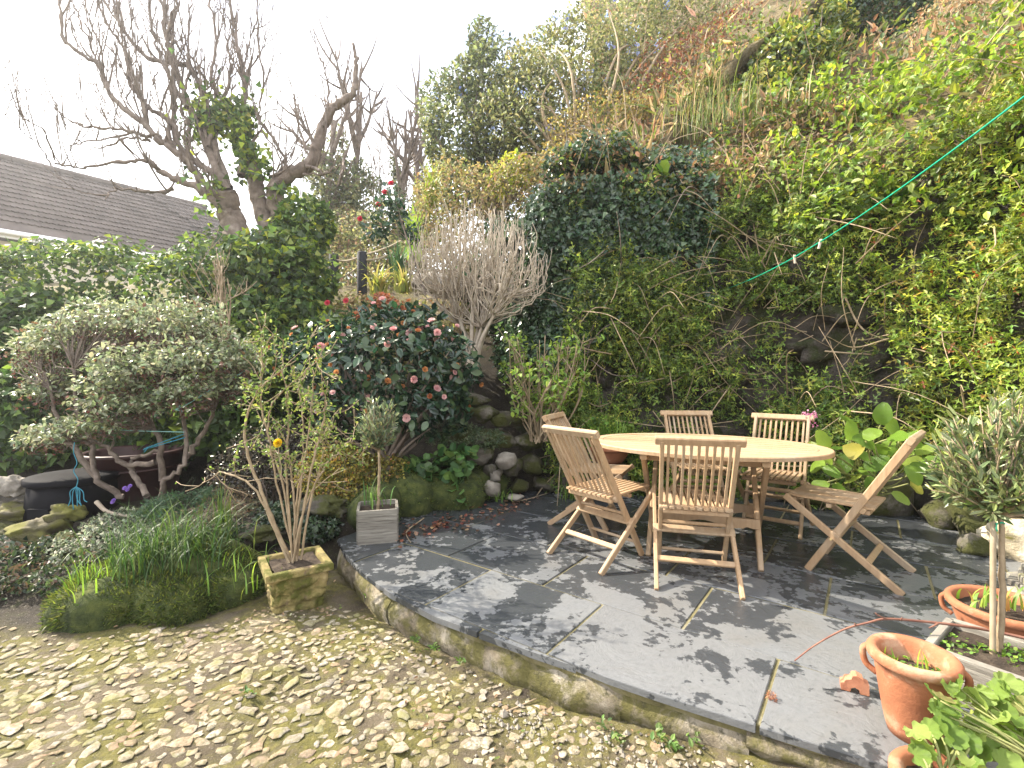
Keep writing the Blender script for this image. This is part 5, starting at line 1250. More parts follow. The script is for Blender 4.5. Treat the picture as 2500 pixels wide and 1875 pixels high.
# ---- stones, moss bank and small plants between patio and camellia
dry = thing('dry_stone_bank', 'low bank of mossy stacked stones below the hydrangea', 'wall', (-.2, 5.05, 0))
ps = []
for (x, y, d, rx, rz_) in ((1170, 1010, 4.95, .20, .09), (1250, 1020, 5.0, .20, .09), (1215, 1070, 4.95, .22, .10), (1140, 1075, 4.85, .20, .12), (1290, 1080, 5.0, .16, .09), (1100, 1120, 4.8, .17, .12), (1170, 1110, 4.85, .16, .10), (1195, 1150, 4.85, .12, .10), (1255, 1140, 4.95, .14, .10), (1300, 1130, 5.05, .15, .12), (1330, 1180, 5.05, .16, .08), (1390, 1190, 5.1, .14, .08), (1270, 1185, 5.0, .10, .07), (1360, 1130, 5.1, .14, .10), (1090, 1060, 4.85, .16, .10), (1150, 980, 5.05, .22, .09), (1320, 1040, 5.15, .2, .1), (1420, 1150, 5.15, .16, .12), (1450, 1195, 5.1, .12, .07)):
    v, f = lump(at(x, y, d), (rx, .14, rz_), len(ps) + 400, 2, .38, 2.2); put('stone', v, f, M_STONE, dry, True); ps.append(1)
for k, (x, y, d, r, lab) in enumerate(((1235, 1125, 4.7, (.115, .09, .085), 'pale pointed rock at the corner of the mossy stone bank'), (1203, 1190, 4.65, (.085, .08, .10), 'upright pale stone at the edge of the slate'), (1255, 1215, 4.62, (.09, .07, .035), 'flat pale stone lying beside the weeds'), (1212, 1162, 4.75, (.08, .07, .06), 'small grey stone perched on the upright pale stone'))):
    v, f = lump(at(x, y, d), r, 450 + k, 2, .45, 2.0); o = put('loose_stone', v, f, M_BARE, None, True); tag(o, lab, 'rock', 'loose stones at the back of the patio')
def mossy(name, label, ells, n, cols, size=.020, core=True, tpl=T_LANCE, cat='moss', seed=0):
    C = np.array([e[0] for e in ells]); base = np.array([C[:, 0].mean(), C[:, 1].mean(), C[:, 2].min() - .1]); t = thing(name, label, cat, base)
    if core:
        for i, e in enumerate(ells): v, f = lump(e[0], np.array(e[1]) * .97, 500 + seed + i, 3, .16, 2.0); put('mound', v, f, M_MOSS, t, True)
    P, N = ell_points(ells, n, .16, .20, seed, 6.0); k = P[:, 2] > gz(P[:, 0], P[:, 1]) - .02; P, N = P[k], N[k]
    D = nrm(N + rvec(len(P)) * .6); v, f, cc = leaves(P, D, rvec(len(P)), size * R.uniform(.6, 1.3, len(P)), tpl, pal(len(P), cols)); o = put('fronds', v, f, LB, t, col=cc); o['kind'] = 'stuff'
    return t
MOSSC = [(.035, .055, .012), (.06, .085, .018), (.10, .125, .028)]
mossy('moss_bank', 'steep dark green moss bank behind the wooden box planter', [((-.62, 4.62, .08), (.36, .30, .24)), ((-.30, 4.92, .06), (.26, .20, .22)), ((-.95, 4.42, .10), (.26, .28, .24)), ((-1.15, 4.12, .08), (.22, .3, .22))], 9000, MOSSC, .030, seed=1)
prim = thing('primrose', 'leafy green primula clump hanging over the moss bank', 'plant', at(1090, 1150, 4.5)); P, N = ell_points([blob(1110, 1130, 4.5, .24, .18, .12), blob(1030, 1150, 4.5, .20, .15, .10), blob(1120, 1195, 4.42, .08, .06, .12), blob(980, 1150, 4.55, .15, .12, .08)], 330, .5, .2, 6, 3)
foliage('leaves', prim, P, N, .085, T_ROUND, pal(len(P), [(.035, .085, .025), (.06, .125, .035), (.10, .165, .05)]), LF, up=.9)
shrub('cranesbill', 'fine leaved grey green plants under the camellia skirt', 'plant', [blob(1110, 1060, 4.75, .30, .2, .14), blob(1190, 1070, 4.8, .2, .15, .1)], 900, .045, T_SPRAY, [(.05, .08, .04), (.09, .12, .06)], None, LF, None, 0, seed=8)
gold = shrub('golden_shrub', 'low rounded golden leaved bush behind the wooden box planter', 'shrub', [blob(850, 1130, 4.35, .30, .26, .20), blob(790, 1160, 4.3, .24, .2, .22), blob(930, 1150, 4.4, .26, .22, .16), blob(840, 1195, 4.2, .30, .2, .14)],
      6000, .030, T_OVATE, [(.16, .14, .03), (.24, .21, .045), (.09, .10, .025), (.26, .15, .05)], [3, 3, 3, 1], LF, None, 6, .008, seed=12, rough=.15, lump_=3)
shrub('dark_heath', 'dark bronze twiggy bush behind the kerria stems', 'shrub', [blob(690, 1110, 4.6, .45, .35, .34), blob(600, 1160, 4.5, .35, .3, .25)], 4200, .032, T_OVATE, [(.030, .026, .022), (.05, .045, .035), (.07, .065, .045)], None, LG, None, 8, .008, seed=13)
GRS = [(.07, .14, .02), (.11, .20, .03), (.17, .27, .05)]
for (x, y, d, n, L, lab) in ((1230, 1225, 4.6, 26, .13, 'weed tuft beside the flat pale stone'), (1400, 1225, 4.75, 60, .20, 'grass tuft at the back edge of the slate behind the chairs'), (1460, 1110, 5.0, 80, .30, 'grass hanging from the stones under the terracotta bowl')):
    c = at(x, y, d); tussock('grass_tuft', lab, c, n, L, GRS, .06, .008, .7, 'grass tufts round the patio')
# grass in the far bowl, and a mass of light green growth above it
c = np.array([1.0, 4.98, .46]); g_ = thing('bowl_grass', 'bushy light green growth in the far terracotta bowl', 'grass', c); blades('blades', g_, c, 260, .34, .010, GRS + [(.22, .28, .06)], LB, .12, .8)
P, N = ell_points([((1.0, 5.02, .58), (.28, .22, .22))], 600, .8, .3, 4, 3); foliage('leaves', g_, P, N, .04, T_OVATE, pal(len(P), GRS), LF)

# ---- wooden box planter: little olive standard with daffodil leaves
def standard(name, label, base, trunk, crown, n, size, cols, stake=None, seed=0, stems=26, rough=.25):
    t = thing(name, label, 'tree', base); p = spline(trunk, 6); p = p + R.normal(0, .0016, p.shape); v, f = tubes([(p, np.linspace(.013, .009, len(p)))], 8); put('trunk', v, f, M_TWIG, t, True)
    if stake is not None: put('stake', *tubes([(np.linspace(stake[0], stake[1], 5), .010)], 8), surf('bamboo', [(.3, (.25, .19, .12)), (.7, (.36, .29, .20))], 12, .6, 40, .2, .003), t, True)
    c0 = np.array(crown[0][0]); tips, _ = ell_points(crown, stems * 3, .25, rough, seed, 4.0); pol = stems_to(p[-1], tips, .0055, .0018, .1, 6, .004); put_tubes('twigs', pol, 4, M_TWIG, t)
    # leaves sit in pairs along the twigs
    PP = []; DD = []
    for q, r in pol:
        m = len(q); k = R.uniform(.30, 1.0, n // len(pol)) * (m - 1); i = np.minimum(k.astype(int), m - 2); PP.append(q[i] + (q[i + 1] - q[i]) * (k - i)[:, None]); DD.append(nrm(q[i + 1] - q[i]))
    P = np.concatenate(PP); D = nrm(np.concatenate(DD) * .9 + rvec(len(P)) * .85 + [0, 0, .15]); v, f, cc = leaves(P, D, nrm(rvec(len(P)) + [0, 0, .8]), size * R.uniform(.7, 1.25, len(P)), T_OLIVE, pal(len(P), cols)); put('crown', v, f, LO, t, col=cc); return t
T_OLIVE = _tp([(0, 0, 0), (.12, .3, .02), (.10, .72, .02), (0, 1, -.04), (-.10, .72, .02), (-.12, .3, .02)], [(0, 1, 2, 3), (0, 3, 4, 5)]); LO = leafmat('olive_leaf', .38, .2, .5)
OLV = [(.05, .075, .04), (.085, .115, .065), (.15, .18, .11), (.20, .24, .10)]
b0 = np.array([-1.01, 3.64, .2]); tp = at(926, 1100, 3.64)
standard('olive_standard', 'small lollipop olive standing in the wooden box planter', b0, [b0, b0 + [.008, 0, .2], tp], [(at(924, 1036, 3.66), (.150, .15, .165)), (at(905, 1000, 3.66), (.06, .06, .10)), (at(955, 1005, 3.66), (.05, .05, .10))], 1900, .046, OLV, seed=14, stems=34)
t = thing('daffodil_leaves', 'arching strap leaves round the olive stem in the box planter', 'plant', b0); blades('blades', t, b0, 20, .26, .010, [(.06, .12, .03), (.09, .16, .04)], LB, .05, .85)

# ---- kerria in the stone planter
kb = PC + np.array([0, 0, H_ + .015]); ker = thing('kerria', 'twiggy kerria with thin tan canes and tiny green leaves in the stone planter', 'shrub', kb); pol = []; leafP = []
def cane(q, r0, r1, n=7):
    p = spline(q, n); p[1:] += R.normal(0, .003, p[1:].shape); pol.append((p, np.linspace(r0, r1, len(p)))); return p
main = [[(705, 1365), (655, 1240), (605, 1110), (602, 1020), (640, 945), (720, 880)], [(690, 1365), (625, 1200), (545, 1155), (525, 1160)], [(700, 1365), (690, 1180), (640, 1000), (640, 880), (635, 820)], [(705, 1365), (700, 1150), (705, 1000), (690, 900), (690, 840)], [(710, 1365), (735, 1180), (760, 1010), (765, 900)], [(715, 1365), (760, 1150), (790, 1020), (800, 930)], [(718, 1365), (770, 1180), (830, 1100), (860, 1070)], [(700, 1365), (670, 1150), (660, 1000), (730, 920), (790, 870)], [(715, 1365), (740, 1250), (780, 1150), (790, 1060)], [(700, 1370), (745, 1220), (775, 1080), (800, 980)], [(708, 1365), (716, 1200), (700, 1090), (655, 1010)], [(712, 1365), (722, 1240), (740, 1120), (735, 980), (720, 930)]]
for k, q in enumerate(main):
    m = len(q); d1 = R.normal(0, .10); c = [kb + R.normal(0, .012, 3) * [1, 1, 0]] + [at(x, y, 2.95 + d1 * i / m) for i, (x, y) in enumerate(q[1:], 1)]
    p = cane(c, .0125 if k == 0 else R.uniform(.006, .009), .003); 
    for j in range(5):
        i = R.integers(int(len(p) * .45), len(p) - 1); sub = []; grow(p[i], nrm(p[i] - p[i - 1] + R.normal(0, .7, 3)), R.uniform(.10, .32), .003, 1, sub, .2, .3, 2, .6, .05, .05, .6); pol.extend(sub)
        for s_ in sub: leafP.append(s_[0])
    leafP.append(p[int(len(p) * .5):])
put_tubes('canes', pol, 6, M_TWIG, ker)
P = np.concatenate(leafP); P = np.repeat(P, 2, 0) + R.normal(0, .012, (len(P) * 2, 3)); P = P[(P[:, 2] > .62) | (R.random(len(P)) < .10)]
foliage('foliage', ker, P, rvec(len(P)), .024, T_OVATE, pal(len(P), [(.08, .125, .03), (.13, .18, .045), (.19, .235, .065)]), LF, up=.7)
v, f = petal_flower(9, [(8, .026, .1), (8, .022, .6), (6, .015, 1.0), (5, .010, 1.3)], 1.0); yf = np_mesh('flower', v, f, flower_mat('yellow_petal', [(0, (.75, .50, .01)), (1, (.78, .56, .02))]), True); o = add('flower', yf, ker, at(679, 1082, 2.86) - parent_world(ker), (math.radians(70), 0, 0)); o['label'] = 'single yellow pompom flower'

# ================================================================== LEFT BED
# ---- cloud shaped azalea
ab = at(370, 1260, 4.05); az = thing('azalea', 'spreading old azalea with layered pads of glossy leaves on twisted branches', 'shrub', ab)
pads = [blob(140, 850, 4.3, .34, .3, .15), blob(230, 805, 4.4, .40, .32, .16), blob(350, 800, 4.4, .42, .34, .16), blob(460, 810, 4.35, .36, .3, .16), blob(550, 880, 4.2, .24, .25, .13), blob(600, 900, 4.2, .12, .15, .10), blob(300, 940, 3.9, .26, .25, .14), blob(380, 905, 3.95, .34, .28, .13), blob(260, 985, 3.85, .18, .2, .10), blob(470, 890, 4.0, .30, .25, .13), blob(150, 1065, 3.85, .15, .16, .08), blob(240, 1045, 3.8, .17, .18, .07), blob(90, 890, 4.4, .16, .2, .12), blob(330, 1000, 3.85, .20, .2, .09), blob(450, 965, 3.9, .24, .22, .10), blob(130, 960, 4.2, .24, .22, .10), blob(540, 950, 4.1, .2, .2, .10), blob(100, 1080, 4.1, .16, .16, .08)]
pol = []; fk1, fk2 = at(400, 1150, 4.0), at(300, 1130, 4.1)
for q in ([(390, 1265), (400, 1180), (455, 1120), (440, 1000), (430, 920)], [(395, 1170), (390, 1080), (360, 1020), (330, 960)], [(300, 1215), (235, 1165), (220, 1080), (190, 1000), (180, 900)], [(380, 1130), (300, 1130), (260, 1090), (200, 1080)], [(455, 1120), (500, 1050), (540, 960)], [(235, 1165), (160, 1060), (120, 950)], [(360, 1210), (320, 1150), (330, 1120), (390, 1100)]):
    p = spline([at(x, y, 4.1 + R.normal(0, .08)) for x, y in q], 7); p += R.normal(0, .008, p.shape); pol.append((p, np.linspace(.026, .011, len(p))))
ends = np.concatenate([p[len(p) // 2:] for p, _ in pol])
P, N = ell_points([(c_, (r_[0] * 1.1, r_[1], r_[2] * 1.85)) for c_, r_ in pads], 17000, .75, .38, 61, 4.5); k = (P[:, 2] > -9) ; cz = np.zeros(len(P))
for i in R.integers(0, len(P), 420):
    j = np.argmin(((ends - P[i]) ** 2).sum(1)); m = (ends[j] + P[i]) / 2 + R.normal(0, .05, 3); q = spline([ends[j], m, P[i]], 4); pol.append((q, np.linspace(.006, .002, len(q))))

for q_ in pol[:7]: put_tubes('branch', [q_], 6, M_BARK, az)
put_tubes('twigs', pol[7:], 4, M_BARK, az)
up_ = N[:, 2] > -.15; foliage('foliage', az, P[up_], N[up_], .044, T_OVATE, pal(up_.sum(), [(.10, .125, .065), (.165, .19, .105), (.25, .27, .165), (.12, .07, .04)], [3, 4, 3, .4]), leafmat('azalea_leaf', .30, .35, .7), up=.8, face=.4)  # palest leaf tones paint in the glare on the pads
low = ~up_ & (R.random(len(P)) < .5); foliage('old_leaves', az, P[low], N[low], .028, T_OVATE, pal(low.sum(), [(.08, .04, .03), (.12, .07, .05), (.06, .05, .03)]), LF, up=.2)
# ---- bin, tub and twine
M_BIN = surf('black_plastic', [(.3, (.006, .006, .008)), (.7, (.012, .012, .015))], 6, .75, 60, .3, .004, spec=.08)
bc = at(150, 1290, 4.25); bc = np.array([bc[0] + .02, 4.35, -.08]); bn = thing('compost_bin', 'black plastic compost bin behind the mossy rocks', 'bin', bc)
m_ = MB(); m_.lathe([(.0, 0), (.34, 0), (.30, .40), (.0, .41)], 36, bc); m_.put('body', M_BIN, bn, True)
m_ = MB(); m_.lathe([(.30, .35), (.330, .355), (.335, .365), (.335, .400), (.32, .41), (.2, .42), (.0, .425)], 36, bc); m_.put('lid', M_BIN, bn, True)
m_ = MB(); m_.bar(bc + [-.09, -.325, .10], bc + [.09, -.325, .10], .02, .17); m_.put('hatch', M_BIN, bn)
M_TUB = surf('dark_maroon_plastic', [(.3, (.030, .012, .012)), (.7, (.055, .020, .019))], 6, .5, 40, .15, .004)
tcn = at(330, 1185, 4.85); tb = thing('maroon_tub', 'dark maroon tub standing in the shade behind the azalea stems', 'tub', tcn - [0, 0, .25])
m_ = MB(); m_.lathe([(.0, -.30), (.33, -.30), (.40, .26), (.425, .27), (.43, .30), (.41, .31), (.385, .29), (.36, .2), (0, .18)], 32, tcn + [0, 0, .05]); m_.put('body', M_TUB, tb, True)
m_ = MB(); a_ = np.linspace(0, 2 * math.pi, 33); m_.tube(np.c_[tcn[0] + .42 * np.cos(a_), tcn[1] + .42 * np.sin(a_), np.full(33, tcn[2] + .20)], .012, 6); m_.put('hoop', M_TUB, tb, True)
M_TWINE = surf('blue_twine', [(.3, (.02, .16, .24)), (.7, (.05, .25, .33))], 30, .7, 200, .4, .003); M_TWG = surf('faded_twine', [(.3, (.16, .36, .34)), (.7, (.26, .46, .42))], 30, .7, 200, .4, .003)
def twine(label, polys, mat, r=.0038, grp='blue twines tied round the azalea'):
    o = put('twine', *tubes([(spline(q, 6), np.full(len(spline(q, 6)), r)) for q in polys], 6), mat, None, True); tag(o, label, 'twine', grp)
Z = lambda x, y, d=3.72: at(x, y, d)
fr_ = [[Z(182, 1080), Z(180, 1105), Z(188, 1130), Z(180, 1150), Z(190, 1170), Z(186, 1190)]] + [[Z(186, 1188), Z(186 + 9 * k, 1200), Z(186 + 10 * k + R.normal(0, 3), 1220), Z(188 + 13 * k + R.normal(0, 4), 1236 + R.normal(0, 7))] for k in (-1.6, -.8, 0, .5, 1.0, 1.8)]
twine('frayed blue twine hanging down in front of the compost bin', fr_, M_TWINE, .0032)
twine('pale green twine stretched up from the azalea fork to the right', [[Z(430, 1000, 3.9), Z(470, 980, 3.9), Z(520, 948, 4.0), Z(600, 905, 4.2)], [Z(430, 1000, 3.9), Z(446, 1004, 3.88)], [Z(432, 998, 3.9), Z(424, 1004, 3.9), Z(440, 990, 3.9)]], M_TWG)
twine('blue twine knotted low on the azalea branch', [[Z(350, 1098, 3.8), Z(395, 1085, 3.85), Z(452, 1068, 3.9)], [Z(352, 1096, 3.8), Z(400, 1078, 3.85), Z(448, 1060, 3.9)], [Z(350, 1098, 3.8), Z(362, 1092, 3.78), Z(352, 1104, 3.78)]], M_TWINE)
twine('long pale blue twine running level through the azalea stems', [[Z(155, 1025, 4.0), Z(210, 1036, 3.95), Z(300, 1050, 3.9), Z(450, 1055, 3.9)]], M_TWG, .0035)
# ---- mossy rocks
M_MROCK = surf('moss_on_rock', [(.3, (.05, .05, .014)), (.45, (.14, .135, .03)), (.6, (.12, .105, .06)), (.75, (.17, .15, .12))], 5, .95, 60, .8, .015)
for k, (x, y, d, r, lab, mt_) in enumerate(((95, 1290, 3.75, (.17, .14, .085), 'broad moss topped rock in front of the compost bin', 1), (170, 1255, 3.85, (.13, .12, .075), 'yellow mossed rock at the right foot of the bin', 1), (40, 1190, 4.2, (.13, .12, .11), 'bare tan rock at the left of the bin', 0), (35, 1255, 4.1, (.14, .12, .10), 'moss capped rock under the bare tan rock', 1), (25, 1300, 4.0, (.16, .12, .10), 'large dark rock at the left edge of the view', 1), (420, 1330, 3.55, (.20, .13, .04), 'flat mossy ledge stone between shrub and planter', 1), (560, 1345, 3.45, (.17, .12, .045), 'flat dark ledge stone just left of the stone planter', 1), (640, 1300, 3.65, (.18, .14, .05), 'mossy ledge stone behind the stone planter', 1), (780, 1240, 3.95, (.24, .16, .08), 'mossy slab of rock between kerria and wooden box', 1), (500, 1400, 3.25, (.18, .12, .07), 'low stone beside the moss mound', 1), (170, 1330, 3.6, (.14, .12, .08), 'mossy rock buried among the grey leaved shrub', 1))):
    v, f = lump(at(x, y, d), r, 600 + k, 3, .55, 3.2); o = put('mossy_rock' if mt_ else 'bare_rock', v, f, M_MROCK if k in (0, 1, 3) else (M_STONE if mt_ else M_BARE), None, True); tag(o, lab, 'rock', 'rocks edging the bed')
shrub('variegated_groundcover', 'grey white variegated low shrub in front of the bin', 'shrub', [blob(250, 1320, 3.5, .26, .2, .13), blob(350, 1310, 3.55, .28, .2, .12), blob(440, 1300, 3.6, .22, .18, .10), blob(180, 1350, 3.45, .15, .15, .12), blob(300, 1275, 3.7, .25, .2, .10)], 4600, .028, T_OVATE, [(.10, .12, .075), (.22, .24, .17), (.36, .37, .28), (.05, .065, .035)], [3, 3, 2, 3], LF, None, 10, .006, seed=71, rough=.3, lump_=3)
shrub('dark_groundcover', 'dark small leaved ivy creeping over the stones of the bed', 'ivy', [blob(90, 1370, 3.45, .26, .2, .14), blob(170, 1420, 3.25, .22, .16, .10), blob(30, 1420, 3.35, .25, .2, .10), blob(120, 1470, 3.05, .24, .15, .06), blob(-20, 1350, 3.6, .3, .25, .14), blob(-10, 1480, 3.05, .3, .2, .05), blob(560, 1290, 3.75, .3, .2, .08), blob(470, 1360, 3.4, .25, .18, .06), blob(680, 1260, 3.9, .3, .2, .10), blob(770, 1290, 3.75, .2, .2, .10)], 6500, .035, T_IVY, [(.015, .028, .016), (.03, .05, .025), (.055, .075, .04)], None, LG, None, 0, seed=72)
low_e = [((x_, y_, float(gz(x_, y_)) + .03), (r_, r_ * .8, .085)) for x_, y_, r_ in ((-3.3, 2.92, .28), (-3.0, 3.1, .26), (-2.78, 3.28, .22), (-3.5, 3.25, .35), (-3.62, 2.85, .25), (-2.72, 2.98, .14), (-3.3, 3.5, .3), (-2.9, 3.6, .3))]
shrub('shade_groundcover', 'low dark leafy carpet at the left edge beyond the cobbles', 'plant', low_e, 4200, .036, T_OVATE, [(.016, .028, .012), (.03, .048, .018), (.05, .07, .028), (.07, .05, .03)], None, LF, None, 0, seed=78, rough=.35, lump_=4)
shrub('dicentra', 'ferny blue green foliage at the foot of the azalea', 'plant', [blob(430, 1235, 3.75, .22, .18, .08), blob(490, 1215, 3.8, .16, .14, .07), blob(380, 1255, 3.75, .14, .12, .06)], 1500, .045, T_SPRAY, [(.045, .085, .045), (.075, .12, .06)], None, LF, None, 0, seed=73)
shrub('seedhead_plant', 'brown dry stems and seedheads beside the iris clump', 'plant', [blob(470, 1270, 3.6, .20, .15, .10), blob(560, 1230, 3.8, .25, .18, .14), blob(510, 1300, 3.5, .12, .1, .08)], 1500, .030, T_LANCE, [(.13, .085, .05), (.20, .14, .08), (.08, .07, .035)], None, LF, None, 12, .004, M_TWIG, seed=74)
c = at(545, 1330, 3.5); tussock('iris_clump', 'upright iris leaves just left of the kerria planter', c, 46, .42, [(.05, .10, .025), (.10, .16, .03), (.16, .20, .05)], .035, .014, .18)
dk = surf('driftwood', [(.3, (.30, .24, .18)), (.7, (.46, .39, .31))], 9, .9, 40, .5, .01)
o = put('fallen_branch', *tubes([(spline([at(235, 1225, 3.75), at(260, 1248, 3.72), at(300, 1258, 3.7), at(350, 1262, 3.72)], 6), np.linspace(.016, .010, 19))], 8), dk, None, True); tag(o, 'pale fallen branch lying among the groundcover', 'branch')
vio = thing('violet', 'small purple spring flowers in the shade of the azalea', 'flower', at(310, 1195, 3.7))
for k, (x, y) in enumerate(((305, 1192), (318, 1187), (278, 1222), (312, 1196), (276, 1226))):
    kk = ('vio',)
    if kk not in CH: c_ = FL[1].copy(); c_.materials.append(flower_mat('violet_petal', [(0, (.22, .12, .50)), (1, (.30, .18, .58))])); CH[kk] = c_
    place_leaf(CH[kk], 'flower', vio, at(x, y, 3.68), np.array([1., .1, 0]), np.array([0, -.8, .6]), .45)
# ---- moss mound with its grass
mossy('moss_mound', 'rounded cushion of bright green moss on the cobbled yard', [((-2.34, 2.84, -.13), (.30, .22, .19)), ((-2.02, 2.90, -.14), (.30, .22, .18)), ((-1.80, 3.02, -.12), (.22, .2, .16)), ((-2.10, 3.12, -.05), (.42, .25, .20)), ((-2.48, 2.98, -.1), (.20, .22, .16))], 30000, [(.035, .055, .011), (.06, .085, .017), (.105, .125, .028)], .034, seed=21)
gt = thing('grass_clump', 'arching green grass clump growing out of the moss mound', 'grass', (-2.15, 2.98, 0)); blades('blades', gt, [(-2.15, 2.98, -.02), (-2.05, 3.05, .0), (-2.3, 2.95, -.02), (-1.95, 3.08, .0)], 420, .52, .0070, [(.022, .052, .014), (.038, .075, .019), (.065, .105, .028)], LB, .11, 1.1, 8)
gt = thing('grass_clump', 'sparse short grass at the right shoulder of the moss mound', 'grass', (-1.75, 2.98, 0)); blades('blades', gt, [(-1.75, 2.98, -.04), (-1.66, 2.9, -.10), (-1.62, 3.05, -.05)], 40, .26, .008, GRS, LB, .10, .8, 6)
gt = thing('grass_clump', 'light grass tuft at the left front of the moss mound', 'grass', (-2.45, 2.75, -.05)); blades('blades', gt, [(-2.42, 2.78, -.03)], 46, .22, .008, GRS, LB, .06, .7, 6)

# ================================================================== RIGHT FOREGROUND
tb0 = np.array([1.90, 1.885, .15]); tt = at(2436, 1262, 1.90)
standard('olive_standard', 'large olive standard tied to a cane in the weathered trough', tb0, [tb0, tb0 + [.012, 0, .25], tt + [.012, 0, 0]], [(at(2440, 1120, 1.92), (.20, .20, .17)), (at(2400, 1190, 1.9), (.16, .16, .08)), (at(2470, 1060, 1.95), (.16, .16, .14)), (at(2500, 1180, 1.95), (.18, .18, .10)), (at(2380, 1080, 1.95), (.12, .12, .12)), (at(2450, 985, 1.95), (.08, .08, .09)), (at(2420, 1020, 1.95), (.13, .13, .10)), (at(2490, 1000, 2.0), (.12, .12, .10)), (at(2340, 1130, 1.95), (.09, .09, .10))], 3900, .050, [(.06, .085, .035), (.10, .13, .055), (.16, .19, .09), (.22, .26, .09)], (tb0 + [-.035, -.01, 0], tt + [-.018, 0, .03]), 15, 70, .3)
o = put('plant_tie', *tubes([(np.array([tt + np.array([.022 * math.cos(a) - .003, .02 * math.sin(a), -.02 + .004 * math.sin(3 * a)]) for a in np.linspace(0, 6.3, 16)]), .003), (spline([tt + [-.02, -.018, -.02], tt + [-.026, -.02, -.035], tt + [-.022, -.02, -.05]], 4), .0025)], 6), M_CORD, None, True); tag(o, 'green plastic tie holding the olive stem to its cane', 'tie')
for (c, n, sp, lab) in ((tb0 + np.array([.03, -.03, -.005]), 70, .05, 'tiny weeds at the foot of the large olive stem'), (np.array([1.378, 1.66, .208]), 44, .045, 'seedlings on the soil of the tall terracotta pot'), (tb0 + np.array([-.12, .05, -.005]), 40, .05, 'little weeds in the left end of the trough')):
    t = thing('seedlings', lab, 'weeds', c); P = c + np.c_[R.normal(0, sp, (n * 2, 2)).clip(-sp * 1.5, sp * 1.5), R.uniform(0, .025, n * 2)]; foliage('leaves', t, P, np.tile([0, 0, 1.0], (len(P), 1)), .014, T_ROUND, pal(len(P), GRS), LF, up=1.5)
t = thing('bulb_shoots', 'fresh green bulb shoots in the tall terracotta pot', 'plant', (1.37, 1.65, .206)); blades('blades', t, [(1.335, 1.695, .204), (1.38, 1.635, .204), (1.40, 1.655, .204)], 11, .085, .009, [(.14, .24, .04), (.20, .30, .05)], LB, .012, .35)
t = thing('bulb_shoots', 'lily shoots in the wide low terracotta pot', 'plant', (2.28, 2.24, .12)); blades('blades', t, [(2.25, 2.24, .125), (2.33, 2.22, .125), (2.18, 2.28, .125)], 24, .15, .016, [(.12, .22, .035), (.19, .28, .05), (.34, .22, .06)], LB, .03, .6)
# ---- geranium: each scalloped leaf an object
def geranium_leaf(k):
    rg = np.random.default_rng(k); n = 42; v = [(0, .08, 0)]; f = []
    for i in range(n + 1):
        a = math.radians(-158 + 316 * i / n); r = (.44 + .055 * abs(math.sin(i / n * math.pi * 7))) * (1 + rg.normal(0, .03))
        for (q, up2) in ((.55, .05), (1.0, .13 + .05 * math.sin(i * .9 + k))): v.append((q * r * math.sin(a), .08 + q * r * math.cos(a) + .25 * q, up2 * q))
    for i in range(n):
        a = 1 + i * 2; f += [(0, a, a + 2), (a, a + 1, a + 3, a + 2)]
    return np.array(v), f
M_GER = bigleaf('geranium_leaf', [(0, (.10, .19, .03)), (.5, (.20, .31, .06)), (.85, (.29, .38, .09)), (1, (.42, .38, .15))], .5, .45, 40, .4)
M_GST = surf('geranium_stem', [(.3, (.17, .19, .06)), (.7, (.26, .26, .10))], 12, .7)
GL = [np_mesh('leaf', *geranium_leaf(k), M_GER, True) for k in range(4)]
def geranium(label, base, spots, sz):
    t = thing('geranium', label, 'plant', base); pol = []; spots = spots + [(x + R.normal(0, 26), max(y + R.normal(0, 20), 1668), d + R.normal(.03, .03), s * .85) for (x, y, d, s) in spots]
    for (x, y, d, s) in spots:
        c = at(x, y, d); N_ = nrm(np.array([R.normal(-.35, .3), -.55 + R.normal(0, .25), .7])); D = nrm(np.array([R.normal(0, .6), -.5, R.normal(.1, .4)])); s = s * .80; place_leaf(GL[R.integers(4)], 'leaf', t, c - D * s * .3, D, N_, s)
        b0 = base + np.array([R.normal(0, .03), R.normal(0, .03), 0]); p = spline([b0, (b0 + c) / 2 + [0, 0, .03], c - N_ * .01], 5); pol.append((p, np.linspace(.005, .0025, len(p))))
    put_tubes('stems', pol, 6, M_GST, t); return t
geranium('pale green geranium with frilled leaves in the corner of the view', np.array([1.53, 1.28, .08]), [(2300, 1745, 1.42, .09), (2280, 1700, 1.45, .085), (2345, 1680, 1.5, .10), (2390, 1715, 1.48, .11), (2430, 1760, 1.42, .11), (2470, 1700, 1.46, .11), (2360, 1760, 1.45, .09), (2420, 1700, 1.5, .10), (2490, 1770, 1.4, .11), (2450, 1810, 1.38, .11), (2385, 1790, 1.4, .11), (2490, 1840, 1.36, .10), (2400, 1850, 1.36, .09), (2500, 1690, 1.5, .11), (2460, 1870, 1.33, .10), (2330, 1720, 1.44, .08), (2520, 1740, 1.42, .11), (2515, 1810, 1.38, .10), (2475, 1735, 1.5, .10), (2350, 1800, 1.42, .07)], .1)
geranium('small geranium cutting in the terracotta pot at the lower edge', np.array([1.19, 1.32, .08]), [(2240, 1790, 1.38, .085), (2255, 1825, 1.36, .08), (2300, 1785, 1.40, .095), (2325, 1800, 1.38, .085), (2275, 1780, 1.42, .07), (2360, 1810, 1.37, .085), (2385, 1800, 1.38, .07), (2370, 1870, 1.32, .09)], .08)
